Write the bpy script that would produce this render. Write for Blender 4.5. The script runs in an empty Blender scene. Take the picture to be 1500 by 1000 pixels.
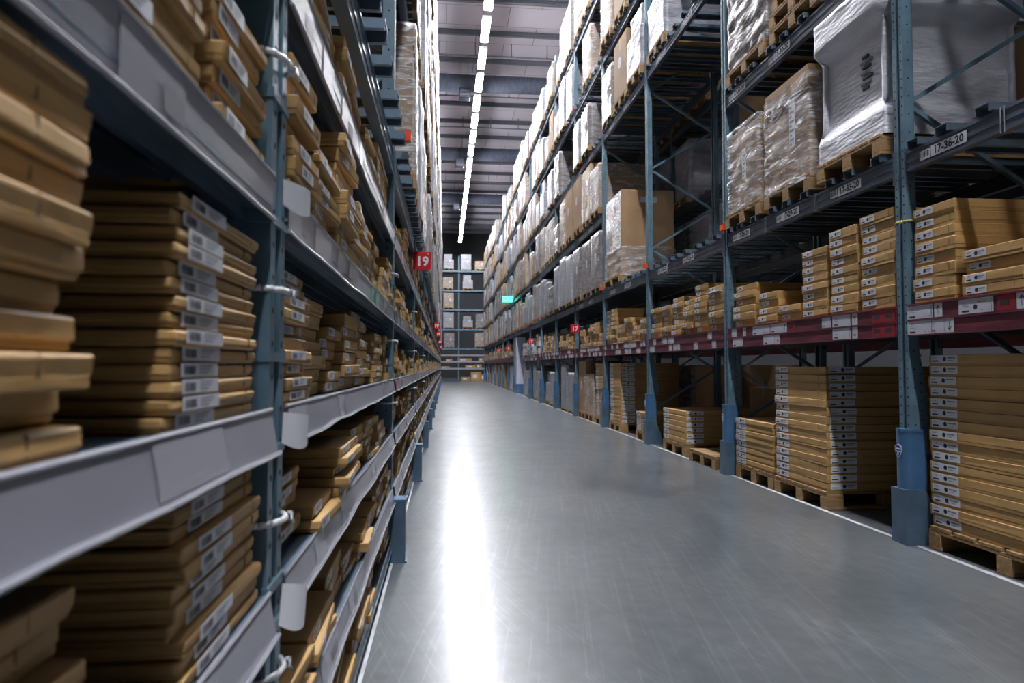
import bpy, math, random
from mathutils import Vector, Matrix, noise
R = random.Random(7)
scene = bpy.context.scene
COL = scene.collection
PI = math.pi

# ------------------------------------------------------------------ camera
F_PX = 985.0
CAM_H = 1.15
cam_d = bpy.data.cameras.new('camera')
cam_d.sensor_width = 36.0
cam_d.lens = F_PX / 1500.0 * 36.0
cam_d.clip_start = 0.02
cam_d.clip_end = 200
cam = bpy.data.objects.new('camera', cam_d)
COL.objects.link(cam)
pitch = math.atan(36.0 / F_PX)
yaw = math.atan(98.0 / F_PX * math.cos(pitch))
cam.location = (0, 0, CAM_H)
cam.rotation_euler = (PI / 2 + pitch, 0, -yaw)
cam_d.dof.use_dof = True
cam_d.dof.focus_distance = 5.6
cam_d.dof.aperture_fstop = 4.5
scene.camera = cam

# ------------------------------------------------------------------ world, exposure
w = bpy.data.worlds.new('world')
scene.world = w
w.use_nodes = True
w.node_tree.nodes['Background'].inputs[0].default_value = (0.55, 0.6, 0.75, 1)
w.node_tree.nodes['Background'].inputs[1].default_value = 0.15
vs = scene.view_settings
vs.view_transform = 'Standard'
vs.look = 'None'
vs.gamma = 1.0
vs.exposure = 1.55
vs.use_curve_mapping = False
scene.cycles.diffuse_bounces = 1
LAMP_STRENGTH = 62.0
LAMP_COLOR = (0.93, 0.95, 1.0)

# ------------------------------------------------------------------ layout (metres; camera at x=0,y=0)
XL = -0.31            # face of the left rack
XR = 3.0              # face of the right rack
BAY = 2.8
YR0 = 1.57            # near upright of right bay 0
YL0 = -1.52           # near upright of left bay 0
LEVELS = [2.55, 4.05, 5.57, 7.08, 8.60]      # tops of the pallet beams
LAMP_Z = 12.65
CEIL = 14.6
BACK_Y = 52.6
END_Y = 68.0

# ------------------------------------------------------------------ materials
def mat(name, color, rough=0.5, metal=0.0, noise_amt=0.0, noise_scale=8.0, bump=0.0, bump_scale=40.0,
        emit=None, stretch=None, spec=0.5, color2=None, per_object=0.0):
    m = bpy.data.materials.new(name)
    m.use_nodes = True
    nt = m.node_tree
    b = nt.nodes['Principled BSDF']
    b.inputs['Roughness'].default_value = rough
    b.inputs['Metallic'].default_value = metal
    b.inputs['Specular IOR Level'].default_value = spec
    b.inputs['Base Color'].default_value = (*color, 1)
    tc = None
    if noise_amt or bump or color2:
        tc = nt.nodes.new('ShaderNodeTexCoord')
        mp = nt.nodes.new('ShaderNodeMapping')
        if stretch:
            mp.inputs['Scale'].default_value = stretch
        nt.links.new(tc.outputs['Object'], mp.inputs[0])
    out = None
    if noise_amt or color2:
        n = nt.nodes.new('ShaderNodeTexNoise')
        n.inputs['Scale'].default_value = noise_scale
        n.inputs['Detail'].default_value = 5
        nt.links.new(mp.outputs[0], n.inputs[0])
        r = nt.nodes.new('ShaderNodeValToRGB')
        c2 = color2 or tuple(max(0, c * (1 - noise_amt)) for c in color)
        c1 = color if color2 else tuple(min(1, c * (1 + noise_amt)) for c in color)
        r.color_ramp.elements[0].position = 0.35
        r.color_ramp.elements[1].position = 0.65
        r.color_ramp.elements[0].color = (*c2, 1)
        r.color_ramp.elements[1].color = (*c1, 1)
        nt.links.new(n.outputs[0], r.inputs[0])
        out = r.outputs[0]
        nt.links.new(out, b.inputs['Base Color'])
    if per_object:
        oi = nt.nodes.new('ShaderNodeObjectInfo')
        mr = nt.nodes.new('ShaderNodeMapRange')
        mr.inputs['To Min'].default_value = 1 - per_object
        mr.inputs['To Max'].default_value = 1 + per_object * 0.6
        nt.links.new(oi.outputs['Random'], mr.inputs['Value'])
        hs = nt.nodes.new('ShaderNodeHueSaturation')
        nt.links.new(mr.outputs[0], hs.inputs['Value'])
        if out:
            nt.links.new(out, hs.inputs['Color'])
        else:
            hs.inputs['Color'].default_value = (*color, 1)
        nt.links.new(hs.outputs[0], b.inputs['Base Color'])
    if bump:
        n2 = nt.nodes.new('ShaderNodeTexNoise')
        n2.inputs['Scale'].default_value = bump_scale
        n2.inputs['Detail'].default_value = 4
        nt.links.new(mp.outputs[0], n2.inputs[0])
        bp = nt.nodes.new('ShaderNodeBump')
        bp.inputs['Strength'].default_value = bump
        bp.inputs['Distance'].default_value = 0.02
        nt.links.new(n2.outputs[0], bp.inputs['Height'])
        nt.links.new(bp.outputs[0], b.inputs['Normal'])
    if emit:
        b.inputs['Emission Color'].default_value = (*emit[:3], 1)
        b.inputs['Emission Strength'].default_value = emit[3]
    return m

M = {}
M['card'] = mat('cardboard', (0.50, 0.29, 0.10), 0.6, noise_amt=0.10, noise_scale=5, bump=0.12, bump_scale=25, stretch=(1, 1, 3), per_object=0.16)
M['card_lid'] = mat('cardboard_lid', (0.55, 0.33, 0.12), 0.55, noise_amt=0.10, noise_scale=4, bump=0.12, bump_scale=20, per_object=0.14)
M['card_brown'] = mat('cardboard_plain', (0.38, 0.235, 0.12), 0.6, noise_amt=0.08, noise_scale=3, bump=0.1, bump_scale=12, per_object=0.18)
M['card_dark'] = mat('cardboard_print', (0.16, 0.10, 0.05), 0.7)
M['sticker'] = mat('sticker_paper', (0.72, 0.73, 0.78), 0.4)
M['ink'] = mat('black_ink', (0.02, 0.02, 0.025), 0.6)
M['grey_ink'] = mat('grey_ink', (0.25, 0.26, 0.3), 0.6)
M['blue'] = mat('blue_rack_paint', (0.125, 0.21, 0.27), 0.38, noise_amt=0.18, noise_scale=6, spec=0.5)
M['beam'] = mat('grey_beam_paint', (0.085, 0.11, 0.15), 0.42, noise_amt=0.2, noise_scale=4, metal=0.0)
M['beam_left'] = mat('blue_grey_beam_paint', (0.10, 0.145, 0.20), 0.35, noise_amt=0.15, noise_scale=5)
M['bar'] = mat('galvanised_bar', (0.16, 0.22, 0.28), 0.35, metal=0.5, noise_amt=0.15, noise_scale=9)
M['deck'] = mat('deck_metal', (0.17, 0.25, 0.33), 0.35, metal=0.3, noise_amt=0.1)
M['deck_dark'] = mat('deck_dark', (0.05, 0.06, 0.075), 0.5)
M['hole'] = mat('hole_black', (0.004, 0.004, 0.005), 0.9)
M['guard'] = mat('guard_blue', (0.065, 0.155, 0.29), 0.35, noise_amt=0.12, noise_scale=7)
M['guard_low'] = mat('guard_grey_blue', (0.085, 0.14, 0.205), 0.4, noise_amt=0.2, noise_scale=6)
M['strip'] = mat('label_strip_plastic', (0.29, 0.29, 0.335), 0.28, noise_amt=0.12, noise_scale=5, bump=0.1, bump_scale=9, stretch=(1, 0.3, 1))
M['lip'] = mat('strip_lip', (0.38, 0.38, 0.43), 0.25)
M['rail'] = mat('rail_plum', (0.15, 0.035, 0.055), 0.35, noise_amt=0.35, noise_scale=3, stretch=(1, 1, 8))
M['red'] = mat('red_plastic', (0.62, 0.01, 0.02), 0.35)
M['orange'] = mat('orange_marker', (0.9, 0.08, 0.02), 0.4)
M['strip_dark'] = mat('strip_print', (0.2, 0.19, 0.23), 0.4)
M['redd'] = mat('dark_red_print', (0.30, 0.02, 0.03), 0.4)
M['paper'] = mat('paper', (0.62, 0.62, 0.68), 0.45)
M['white'] = mat('white_plastic', (0.75, 0.75, 0.78), 0.35)
M['wood'] = mat('pallet_wood', (0.36, 0.215, 0.09), 0.65, noise_amt=0.25, noise_scale=5, stretch=(1, 8, 8), per_object=0.15)
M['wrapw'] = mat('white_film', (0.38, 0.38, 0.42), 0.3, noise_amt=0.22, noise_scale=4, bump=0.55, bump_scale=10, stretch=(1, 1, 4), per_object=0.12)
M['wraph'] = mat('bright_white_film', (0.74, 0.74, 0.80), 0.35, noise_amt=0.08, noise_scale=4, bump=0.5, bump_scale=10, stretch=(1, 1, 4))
M['wrapg'] = mat('milky_film', (0.36, 0.34, 0.36), 0.25, color2=(0.20, 0.165, 0.14), noise_scale=5, bump=0.6, bump_scale=11, stretch=(1, 1, 3), per_object=0.15)
M['yellow'] = mat('yellow_tie', (0.7, 0.6, 0.12), 0.5)
M['lampmetal'] = mat('lamp_housing', (0.5, 0.5, 0.52), 0.4)
M['tube'] = mat('lamp_tube', (0.8, 0.8, 0.8), 0.4, emit=(*LAMP_COLOR, LAMP_STRENGTH))
M['ductm'] = mat('duct_metal', (0.12, 0.14, 0.20), 0.45, noise_amt=0.2, noise_scale=3, stretch=(6, 1, 1))
M['steel'] = mat('roof_steel', (0.20, 0.21, 0.25), 0.5)
M['heater'] = mat('heater_blue', (0.015, 0.022, 0.04), 0.5)
M['green'] = mat('exit_green', (0.02, 0.5, 0.35), 0.4, emit=(0.05, 0.9, 0.6, 1.6))
M['column'] = mat('column_white', (0.55, 0.55, 0.68), 0.5)
M['shieldblue'] = mat('shield_blue', (0.03, 0.06, 0.4), 0.35)
M['line'] = mat('floor_line_paint', (0.55, 0.56, 0.6), 0.4, noise_amt=0.2, noise_scale=12)

# clear stretch film: wrinkled, part see-through
def film_mat():
    m = bpy.data.materials.new('clear_stretch_film')
    m.use_nodes = True
    nt = m.node_tree
    b = nt.nodes['Principled BSDF']
    b.inputs['Base Color'].default_value = (0.75, 0.74, 0.76, 1)
    b.inputs['Roughness'].default_value = 0.18
    tr = nt.nodes.new('ShaderNodeBsdfTransparent')
    mx = nt.nodes.new('ShaderNodeMixShader')
    tc = nt.nodes.new('ShaderNodeTexCoord')
    mp = nt.nodes.new('ShaderNodeMapping')
    mp.inputs['Rotation'].default_value = (0.5, 0, 0)
    mp.inputs['Scale'].default_value = (1, 1, 5)
    nt.links.new(tc.outputs['Object'], mp.inputs[0])
    n = nt.nodes.new('ShaderNodeTexNoise')
    n.inputs['Scale'].default_value = 6
    n.inputs['Detail'].default_value = 5
    n.inputs['Distortion'].default_value = 1.2
    nt.links.new(mp.outputs[0], n.inputs[0])
    r = nt.nodes.new('ShaderNodeValToRGB')
    r.color_ramp.elements[0].position = 0.42
    r.color_ramp.elements[1].position = 0.68
    r.color_ramp.elements[0].color = (0.12, 0.12, 0.12, 1)
    r.color_ramp.elements[1].color = (0.75, 0.75, 0.75, 1)
    nt.links.new(n.outputs[0], r.inputs[0])
    bp = nt.nodes.new('ShaderNodeBump')
    bp.inputs['Strength'].default_value = 0.7
    bp.inputs['Distance'].default_value = 0.02
    nt.links.new(n.outputs[0], bp.inputs['Height'])
    nt.links.new(bp.outputs[0], b.inputs['Normal'])
    nt.links.new(r.outputs[0], mx.inputs[0])
    nt.links.new(tr.outputs[0], mx.inputs[1])
    nt.links.new(b.outputs[0], mx.inputs[2])
    nt.links.new(mx.outputs[0], nt.nodes['Material Output'].inputs[0])
    return m
M['film'] = film_mat()

def floor_mat():
    m = bpy.data.materials.new('polished_concrete')
    m.use_nodes = True
    nt = m.node_tree
    b = nt.nodes['Principled BSDF']
    tc = nt.nodes.new('ShaderNodeTexCoord')
    def nz(scale, detail, st=(1, 1, 1), dist=0.0, rot=0.0):
        mp = nt.nodes.new('ShaderNodeMapping')
        mp.inputs['Scale'].default_value = st
        mr = nt.nodes.new('ShaderNodeMapping')
        mr.inputs['Rotation'].default_value = (0, 0, rot)
        nt.links.new(tc.outputs['Object'], mr.inputs[0])
        nt.links.new(mr.outputs[0], mp.inputs[0])
        n = nt.nodes.new('ShaderNodeTexNoise')
        n.inputs['Scale'].default_value = scale
        n.inputs['Detail'].default_value = detail
        n.inputs['Distortion'].default_value = dist
        nt.links.new(mp.outputs[0], n.inputs[0])
        return n.outputs[0]
    def ramp(src, p0, c0, p1, c1):
        r = nt.nodes.new('ShaderNodeValToRGB')
        r.color_ramp.elements[0].position = p0
        r.color_ramp.elements[0].color = (*c0, 1)
        r.color_ramp.elements[1].position = p1
        r.color_ramp.elements[1].color = (*c1, 1)
        nt.links.new(src, r.inputs[0])
        return r.outputs[0]
    big = ramp(nz(0.8, 7, (1.6, 0.7, 1), dist=0.8), 0.3, (0.092, 0.103, 0.115), 0.7, (0.150, 0.160, 0.168))
    fine = ramp(nz(11, 8), 0.3, (0.84, 0.84, 0.84), 0.7, (1.12, 1.12, 1.12))
    scr = ramp(nz(5, 4, (9, 0.16, 1), rot=0.16), 0.55, (1, 1, 1), 0.63, (1.25, 1.25, 1.26))
    scr2 = ramp(nz(6, 4, (10, 0.2, 1), rot=-0.30), 0.57, (1, 1, 1), 0.65, (1.22, 1.22, 1.23))
    def mul(a, c):
        x = nt.nodes.new('ShaderNodeMix')
        x.data_type = 'RGBA'
        x.blend_type = 'MULTIPLY'
        x.inputs[0].default_value = 1
        nt.links.new(a, x.inputs[6])
        nt.links.new(c, x.inputs[7])
        return x.outputs[2]
    nt.links.new(mul(mul(mul(big, fine), scr), scr2), b.inputs['Base Color'])
    rr = ramp(nz(2.2, 5), 0.2, (0.27, 0.27, 0.27), 0.8, (0.34, 0.34, 0.34))
    nt.links.new(rr, b.inputs['Roughness'])
    b.inputs['Specular IOR Level'].default_value = 0.5
    b.inputs['Coat Weight'].default_value = 0.45
    b.inputs['Coat Roughness'].default_value = 0.16
    return m
M['floor'] = floor_mat()

def ceiling_mat():
    m = bpy.data.materials.new('ceiling_panels')
    m.use_nodes = True
    nt = m.node_tree
    b = nt.nodes['Principled BSDF']
    b.inputs['Roughness'].default_value = 0.6
    tc = nt.nodes.new('ShaderNodeTexCoord')
    br = nt.nodes.new('ShaderNodeTexBrick')
    br.offset = 0.5
    br.inputs['Color1'].default_value = (0.68, 0.63, 0.71, 1)
    br.inputs['Color2'].default_value = (0.74, 0.69, 0.77, 1)
    br.inputs['Mortar'].default_value = (0.2, 0.19, 0.22, 1)
    br.inputs['Scale'].default_value = 1.0
    br.inputs['Brick Width'].default_value = 2.4
    br.inputs['Row Height'].default_value = 1.45
    br.inputs['Mortar Size'].default_value = 0.012
    nt.links.new(tc.outputs['Object'], br.inputs[0])
    nt.links.new(br.outputs[0], b.inputs['Base Color'])
    return m
M['ceiling'] = ceiling_mat()
M['wall'] = mat('wall_panel', (0.05, 0.052, 0.06), 0.7, noise_amt=0.1, noise_scale=1)
M['wall_side'] = mat('wall_side_panel', (0.03, 0.03, 0.035), 0.7, noise_amt=0.1, noise_scale=1)

# ------------------------------------------------------------------ mesh building
class MB:
    def __init__(s):
        s.v = []; s.f = []; s.mi = []; s.mats = []
    def _m(s, key):
        if key not in s.mats:
            s.mats.append(key)
        return s.mats.index(key)
    def raw(s, vs_, fs, key):
        b = len(s.v); k = s._m(key)
        s.v += [tuple(v) for v in vs_]
        for f in fs:
            s.f.append(tuple(b + i for i in f)); s.mi.append(k)
    def box(s, x0, x1, y0, y1, z0, z1, key):
        v = [(x, y, z) for x in (x0, x1) for y in (y0, y1) for z in (z0, z1)]
        s.raw(v, [(0, 1, 3, 2), (4, 6, 7, 5), (0, 4, 5, 1), (2, 3, 7, 6), (0, 2, 6, 4), (1, 5, 7, 3)], key)
    def cbox(s, x0, x1, y0, y1, z0, z1, key, c=0.003, jit=0.0, rnd=R):
        # box with chamfered edges; jit pushes the corners about a little
        corners = [(x, y, z) for x in (0, 1) for y in (0, 1) for z in (0, 1)]
        lo = (x0, y0, z0); hi = (x1, y1, z1)
        vs_ = []
        for cr in corners:
            j = [rnd.uniform(-jit, jit) for _ in range(3)]
            p = [(hi[i] if cr[i] else lo[i]) for i in range(3)]
            inn = [(-c if cr[i] else c) for i in range(3)]
            for ax in range(3):     # vertex lying on the face normal to ax
                q = [p[i] + j[i] + (0 if i == ax else inn[i]) for i in range(3)]
                vs_.append(q)
        def vid(x, y, z, ax): return (x * 4 + y * 2 + z) * 3 + ax
        fs = []
        fs.append((vid(0,0,0,0), vid(0,0,1,0), vid(0,1,1,0), vid(0,1,0,0)))
        fs.append((vid(1,0,0,0), vid(1,1,0,0), vid(1,1,1,0), vid(1,0,1,0)))
        fs.append((vid(0,0,0,1), vid(1,0,0,1), vid(1,0,1,1), vid(0,0,1,1)))
        fs.append((vid(0,1,0,1), vid(0,1,1,1), vid(1,1,1,1), vid(1,1,0,1)))
        fs.append((vid(0,0,0,2), vid(0,1,0,2), vid(1,1,0,2), vid(1,0,0,2)))
        fs.append((vid(0,0,1,2), vid(1,0,1,2), vid(1,1,1,2), vid(0,1,1,2)))
        for (a, b_) in ((0, 1), (0, 2), (1, 2)):
            o = 3 - a - b_
            for sa in (0, 1):
                for sb in (0, 1):
                    def P(so, ax):
                        k = [0, 0, 0]; k[a] = sa; k[b_] = sb; k[o] = so
                        return vid(*k, ax)
                    fs.append((P(0, a), P(0, b_), P(1, b_), P(1, a)))
        for cr in corners:
            fs.append(tuple(vid(*cr, ax) for ax in range(3)))
        s.raw(vs_, fs, key)
    def prism(s, pts, y0, y1, key):
        # pts: outline in the x,z plane, pushed along y
        n = len(pts)
        v = [(p[0], y0, p[1]) for p in pts] + [(p[0], y1, p[1]) for p in pts]
        f = [tuple(range(n)), tuple(reversed(range(n, 2 * n)))]
        for i in range(n):
            j = (i + 1) % n
            f.append((i, n + i, n + j, j))
        s.raw(v, f, key)
    def plate(s, pts, x0, x1, key):
        # outline in y,z plane, thickness along x
        n = len(pts)
        v = [(x0, p[0], p[1]) for p in pts] + [(x1, p[0], p[1]) for p in pts]
        f = [tuple(reversed(range(n))), tuple(range(n, 2 * n))]
        for i in range(n):
            j = (i + 1) % n
            f.append((i, j, n + j, n + i))
        s.raw(v, f, key)
    def rod(s, a, b, r, key, n=8, r2=None, square=False):
        a = Vector(a); b = Vector(b); d = (b - a).normalized()
        up = Vector((0, 0, 1)) if abs(d.z) < 0.9 else Vector((0, 1, 0))
        u = d.cross(up).normalized(); w_ = d.cross(u)
        r2 = r if r2 is None else r2
        ph = PI / 4 if square else 0
        if square: n = 4
        v = []
        for (p, rr) in ((a, r), (b, r2)):
            for i in range(n):
                t = 2 * PI * i / n + ph
                v.append(p + u * math.cos(t) * rr + w_ * math.sin(t) * rr)
        f = [tuple(range(n)), tuple(reversed(range(n, 2 * n)))]
        for i in range(n):
            j = (i + 1) % n
            f.append((i, n + i, n + j, j))
        s.raw(v, f, key)
    def disc(s, c, nrm, r, key, n=6):
        # thin disc standing 0.6 mm proud; nrm 'x','-x','y','-y'
        v = []
        for i in range(n):
            t = 2 * PI * i / n
            a, b_ = math.cos(t) * r, math.sin(t) * r
            if nrm in ('x', '-x'):
                v.append((c[0], c[1] + a, c[2] + b_))
            else:
                v.append((c[0] + a, c[1], c[2] + b_))
        s.raw(v, [tuple(range(n))], key)
    def mesh(s, name, smooth=False):
        me = bpy.data.meshes.new(name)
        me.from_pydata(s.v, [], s.f)
        for k in s.mats:
            me.materials.append(M[k])
        me.polygons.foreach_set('material_index', s.mi)
        if smooth:
            me.polygons.foreach_set('use_smooth', [True] * len(s.f))
        me.update()
        return me

def link(name, data, parent=None, loc=(0, 0, 0), rot=(0, 0, 0)):
    o = bpy.data.objects.new(name, data)
    o.location = loc
    o.rotation_euler = rot
    if parent is not None:
        o.parent = parent
    COL.objects.link(o)
    return o
def tag(o, label, cat, group=None, kind=None):
    if label: o['label'] = label
    if cat: o['category'] = cat
    if group: o['group'] = group
    if kind: o['kind'] = kind
    return o
def struct(name, mb):
    o = link(name, mb.mesh(name))
    o['kind'] = 'structure'
    return o

ORD = ['lowest', 'second', 'third', 'fourth', 'fifth', 'sixth', 'seventh', 'eighth', 'ninth', 'tenth', 'eleventh',
       'twelfth', 'thirteenth', 'fourteenth', 'fifteenth', 'sixteenth', 'seventeenth', 'eighteenth', 'nineteenth', 'twentieth']
NTH = ['first'] + ORD[1:]
TENS = ['twenty-' + n for n in NTH[:9]] + ['thirtieth'] + ['thirty-' + n for n in NTH[:9]]
NTH = NTH + TENS

# text as a thin mesh facing local +x, reading along +y, centred
_txt = {}
def text_into(mb, s, cy, cz, size, x, key, bold=True):
    if s not in _txt:
        cu = bpy.data.curves.new('lettering', 'FONT')
        cu.body = s
        cu.size = 1.0
        cu.align_x = 'CENTER'
        cu.align_y = 'CENTER'
        cu.resolution_u = 2
        if bold:
            cu.offset = 0.035
        o = bpy.data.objects.new('lettering', cu)
        COL.objects.link(o)
        dg = bpy.context.evaluated_depsgraph_get()
        me = bpy.data.meshes.new_from_object(o.evaluated_get(dg))
        _txt[s] = ([tuple(v.co) for v in me.vertices], [tuple(p.vertices) for p in me.polygons])
        bpy.data.objects.remove(o)
        bpy.data.curves.remove(cu)
        bpy.data.meshes.remove(me)
    v, f = _txt[s]
    if size < 0:
        pass
    mb.raw([(x, cy + p[0] * size, cz + p[1] * size) for p in v], f, key)

# ------------------------------------------------------------------ the room
mb = MB(); mb.box(-8, 16, -12, END_Y, -0.1, 0, 'floor'); struct('floor', mb)
mb = MB(); mb.box(-8, 16, -12, END_Y, CEIL, CEIL + 0.1, 'ceiling'); struct('ceiling', mb)
mb = MB(); mb.box(-8.1, 16.1, END_Y - 0.1, END_Y + 0.05, 0, CEIL, 'wall'); struct('wall_back', mb)
mb = MB(); mb.box(-8.15, -8, -12, END_Y, 0, CEIL, 'wall_side'); struct('wall_left', mb)
mb = MB(); mb.box(16, 16.15, -12, END_Y, 0, CEIL, 'wall_side'); struct('wall_right', mb)
mb = MB(); mb.box(-8.1, 16.1, -12.15, -12, 0, CEIL, 'wall_side'); struct('wall_front', mb)
mb = MB(); mb.box(XR - 0.005, XR + 0.03, -3, 52, 0, 0.002, 'line')
tag(struct('trim_1', mb), None, None)
mb = MB(); mb.box(XL - 0.035, XL + 0.012, -3, 52, 0, 0.002, 'line'); struct('trim_2', mb)

# roof steel: purlins across the aisle, each a beam of the roof
purlin = MB()
purlin.box(-8, 16, -0.05, 0.05, 0.16, 0.20, 'steel'); purlin.box(-8, 16, -0.05, 0.05, 0, 0.03, 'steel'); purlin.box(-8, 16, -0.012, 0.012, 0.03, 0.16, 'steel')
pm = purlin.mesh('roof_beam')
for k in range(27):
    y = 2.0 + 2.45 * k
    o = link('roof_beam', pm, None, (0, y, CEIL - 0.21))
    tag(o, f'slim grey roof beam across the aisle, {NTH[k]} from the camera', 'roof beam', 'grey roof beams under the ceiling')
# pipe runs
pr = MB(); pr.rod((-8, 0, 0), (16, 0, 0), 0.035, 'steel')
prm = pr.mesh('sprinkler_pipe', True)
drop = MB(); drop.rod((0, 0, 0), (0, 0, 0.55), 0.02, 'steel'); drop.rod((0, 0, -0.04), (0, 0, 0.02), 0.05, 'steel')
dm = drop.mesh('sprinkler_drop')
for k, y in enumerate((23.2, 27.4, 31.6, 35.8, 42.0, 46.5, 51.0)):
    o = link('sprinkler_pipe', prm, None, (0, y, CEIL - 0.62))
    tag(o, f'thin grey sprinkler pipe across the aisle ceiling, {NTH[k]} from the camera', 'pipe', 'sprinkler pipes under the ceiling')
    for q in range(4):
        link('drop', dm, o, (-0.6 + 1.5 * q + 0.3 * (k % 3), 0, 0.02))
# ducts with heaters
dk = MB(); dk.rod((-8, 0, 0), (16, 0, 0), 0.37, 'ductm', n=24)
for q in range(20):
    dk.rod((-7.5 + q * 1.2, 0, 0), (-7.44 + q * 1.2, 0, 0), 0.385, 'ductm', n=24)
dkm = dk.mesh('duct')
hm = MB()
hm.cbox(-0.24, 0.24, -0.2, 0.2, -0.24, 0.20, 'heater', c=0.02)
for q in range(6):
    hm.box(-0.2, 0.2, -0.215, -0.2, -0.18 + q * 0.06, -0.155 + q * 0.06, 'steel')
hr = MB(); hr.rod((0, 0, 0.2), (0, 0, 1.66), 0.012, 'steel')
hmm, hrm = hm.mesh('housing'), hr.mesh('hanger')
for k, y in enumerate((29.5, 39.5, 50.2)):
    d = link('ventilation_duct', dkm, None, (0, y, 13.7))
    tag(d, f'round grey ventilation duct across the ceiling, {NTH[k]} from the camera', 'duct', 'ventilation ducts')
    h = link('heater_unit', None, None, (0.80, y - 0.65, 12.95))
    tag(h, f'small dark blue heater box hanging by the {NTH[k]} round duct', 'heater', 'hanging heater boxes')
    link('housing', hmm, h); link('hanger', hrm, h, (-0.15, 0, 0)); link('hanger', hrm, h, (0.15, 0, 0))

# ------------------------------------------------------------------ ceiling lamps, one long row
lx = 0.1164 * (LAMP_Z - CAM_H)
lh = MB(); lh.cbox(-0.15, 0.15, -0.84, 0.84, 0.03, 0.12, 'lampmetal', c=0.01)
lt = MB(); lt.cbox(-0.13, 0.13, -0.76, 0.76, -0.03, 0.03, 'tube', c=0.02)
lw = MB(); lw.rod((0, 0, 0.12), (0, 0, 1.9), 0.006, 'steel')
lhm, ltm, lwm = lh.mesh('housing'), lt.mesh('tube'), lw.mesh('suspension')
k0 = 0
for k in range(38):
    y = 22.7 + 2.16 * (k - 19)
    o = link('ceiling_light', None, None, (lx, y, LAMP_Z))
    tag(o, f'long glowing ceiling lamp over the aisle, {NTH[k]} of the row from the camera', 'ceiling light', 'row of ceiling lamps over the aisle')
    link('housing', lhm, o); link('tube', ltm, o); link('suspension', lwm, o, (0, -0.6, 0)); link('suspension', lwm, o, (0, 0.6, 0))
for k in range(6):
    o = link('ceiling_light', None, None, (9.0, 4 + 4.2 * k, LAMP_Z))
    tag(o, f'ceiling lamp over the next aisle behind the right racks, {NTH[k]} along', 'ceiling light', 'ceiling lamps over the next aisle')
    link('housing', lhm, o); link('tube', ltm, o); link('suspension', lwm, o, (0, -0.6, 0)); link('suspension', lwm, o, (0, 0.6, 0))

# ------------------------------------------------------------------ rack parts (local frame: face at x=0, aisle towards +x, depth towards -x)
def upright_mesh(H, rear=False):
    m = MB()
    m.box(-0.012, 0, -0.048, -0.018, 0, H, 'blue')
    m.box(-0.012, 0, 0.018, 0.048, 0, H, 'blue')
    m.box(-0.022, -0.016, -0.022, 0.022, 0, H, 'blue')
    m.box(-0.068, 0, -0.052, -0.048, 0, H, 'blue')
    m.box(-0.068, 0, 0.048, 0.052, 0, H, 'blue')
    m.box(-0.072, -0.066, -0.052, -0.03, 0, H, 'blue')
    m.box(-0.072, -0.066, 0.03, 0.052, 0, H, 'blue')
    m.box(-0.05, 0.03, -0.06, 0.06, 0, 0.008, 'blue')
    if not rear:
        for i in range(int(H / 0.06)):
            z = 0.05 + i * 0.06
            for y in (-0.033, 0.033):
                m.disc((0.0006, y, z), 'x', 0.0065, 'hole')
            if i % 2 == 0:
                m.disc((-0.034, -0.0526, z), 'y', 0.006, 'hole')
                m.disc((-0.034, 0.0526, z), 'y', 0.006, 'hole')
    return m.mesh('upright')
H_UP = 9.75
UPM = upright_mesh(H_UP)
UPR = upright_mesh(H_UP, True)
DEPTH = 1.1
def flare_mesh(pts_list):
    m = MB()
    for p in pts_list:
        m.prism(p, -0.046, 0.046, 'blue')
        for q in (0.35, 0.65):
            zz = p[1][1] * (1 - q) + p[0][1] * q
            m.disc((p[2][0] * 0.5 + p[0][0] * 0.5 , -0.0466, zz), 'y', 0.008, 'hole', 8)
    return m.mesh('flared_leg')
# brace bars in the frame's plane
def brace_mesh(up):
    m = MB()
    z1 = 0.6 if up else -0.6
    m.rod((-0.06, 0, 0), (-DEPTH + 0.06, 0, z1), 0.022, 'blue', square=True)
    return m.mesh('brace')
BRU, BRD = brace_mesh(True), brace_mesh(False)
def beam_mesh(L, h, key, step=True):
    m = MB()
    y0, y1 = 0.05, L - 0.05
    m.box(-0.05, -0.006, y0, y1, -h, 0, key)
    m.box(-0.006, 0.0, y0, y1, -0.018, 0, key)
    m.box(-0.006, 0.0, y0, y1, -h, -h + 0.02, key)
    m.box(-0.006, -0.002, y0, y1, -h * 0.5 - 0.012, -h * 0.5 + 0.012, key)
    for y in (y0, y1 - 0.012):     # end connectors
        m.box(-0.055, 0.006, y, y + 0.012, -h - 0.06, 0.03, key)
        for q in (-h - 0.03, -h * 0.5, 0.0):
            m.disc((0.0066, y + 0.006, q), 'x', 0.004, 'hole')
    return m.mesh('beam')
BM = beam_mesh(BAY, 0.13, 'beam')
BML = beam_mesh(BAY, 0.15, 'beam_left')
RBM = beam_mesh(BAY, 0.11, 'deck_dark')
def bar_mesh(key='bar', out=0.0, w_=0.05):
    m = MB()
    x1 = out; x0 = -DEPTH
    m.box(x0, x1, -w_, w_, 0.046, 0.05, key)
    m.box(x0, x1, -w_, -w_ + 0.004, 0.0, 0.046, key)
    m.box(x0, x1, w_ - 0.004, w_, 0.0, 0.046, key)
    m.box(x0, x1, -w_ - 0.02, -w_, 0.0, 0.004, key)
    m.box(x0, x1, w_, w_ + 0.02, 0.0, 0.004, key)
    return m
BARM = bar_mesh('bar', 0.035).mesh('support_bar')
BARML = bar_mesh('bar', 0.075).mesh('support_bar')
BAR_Y = [0.17, 0.42, 0.73, 1.10, 1.35, 1.66, 2.03, 2.28, 2.60]
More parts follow.
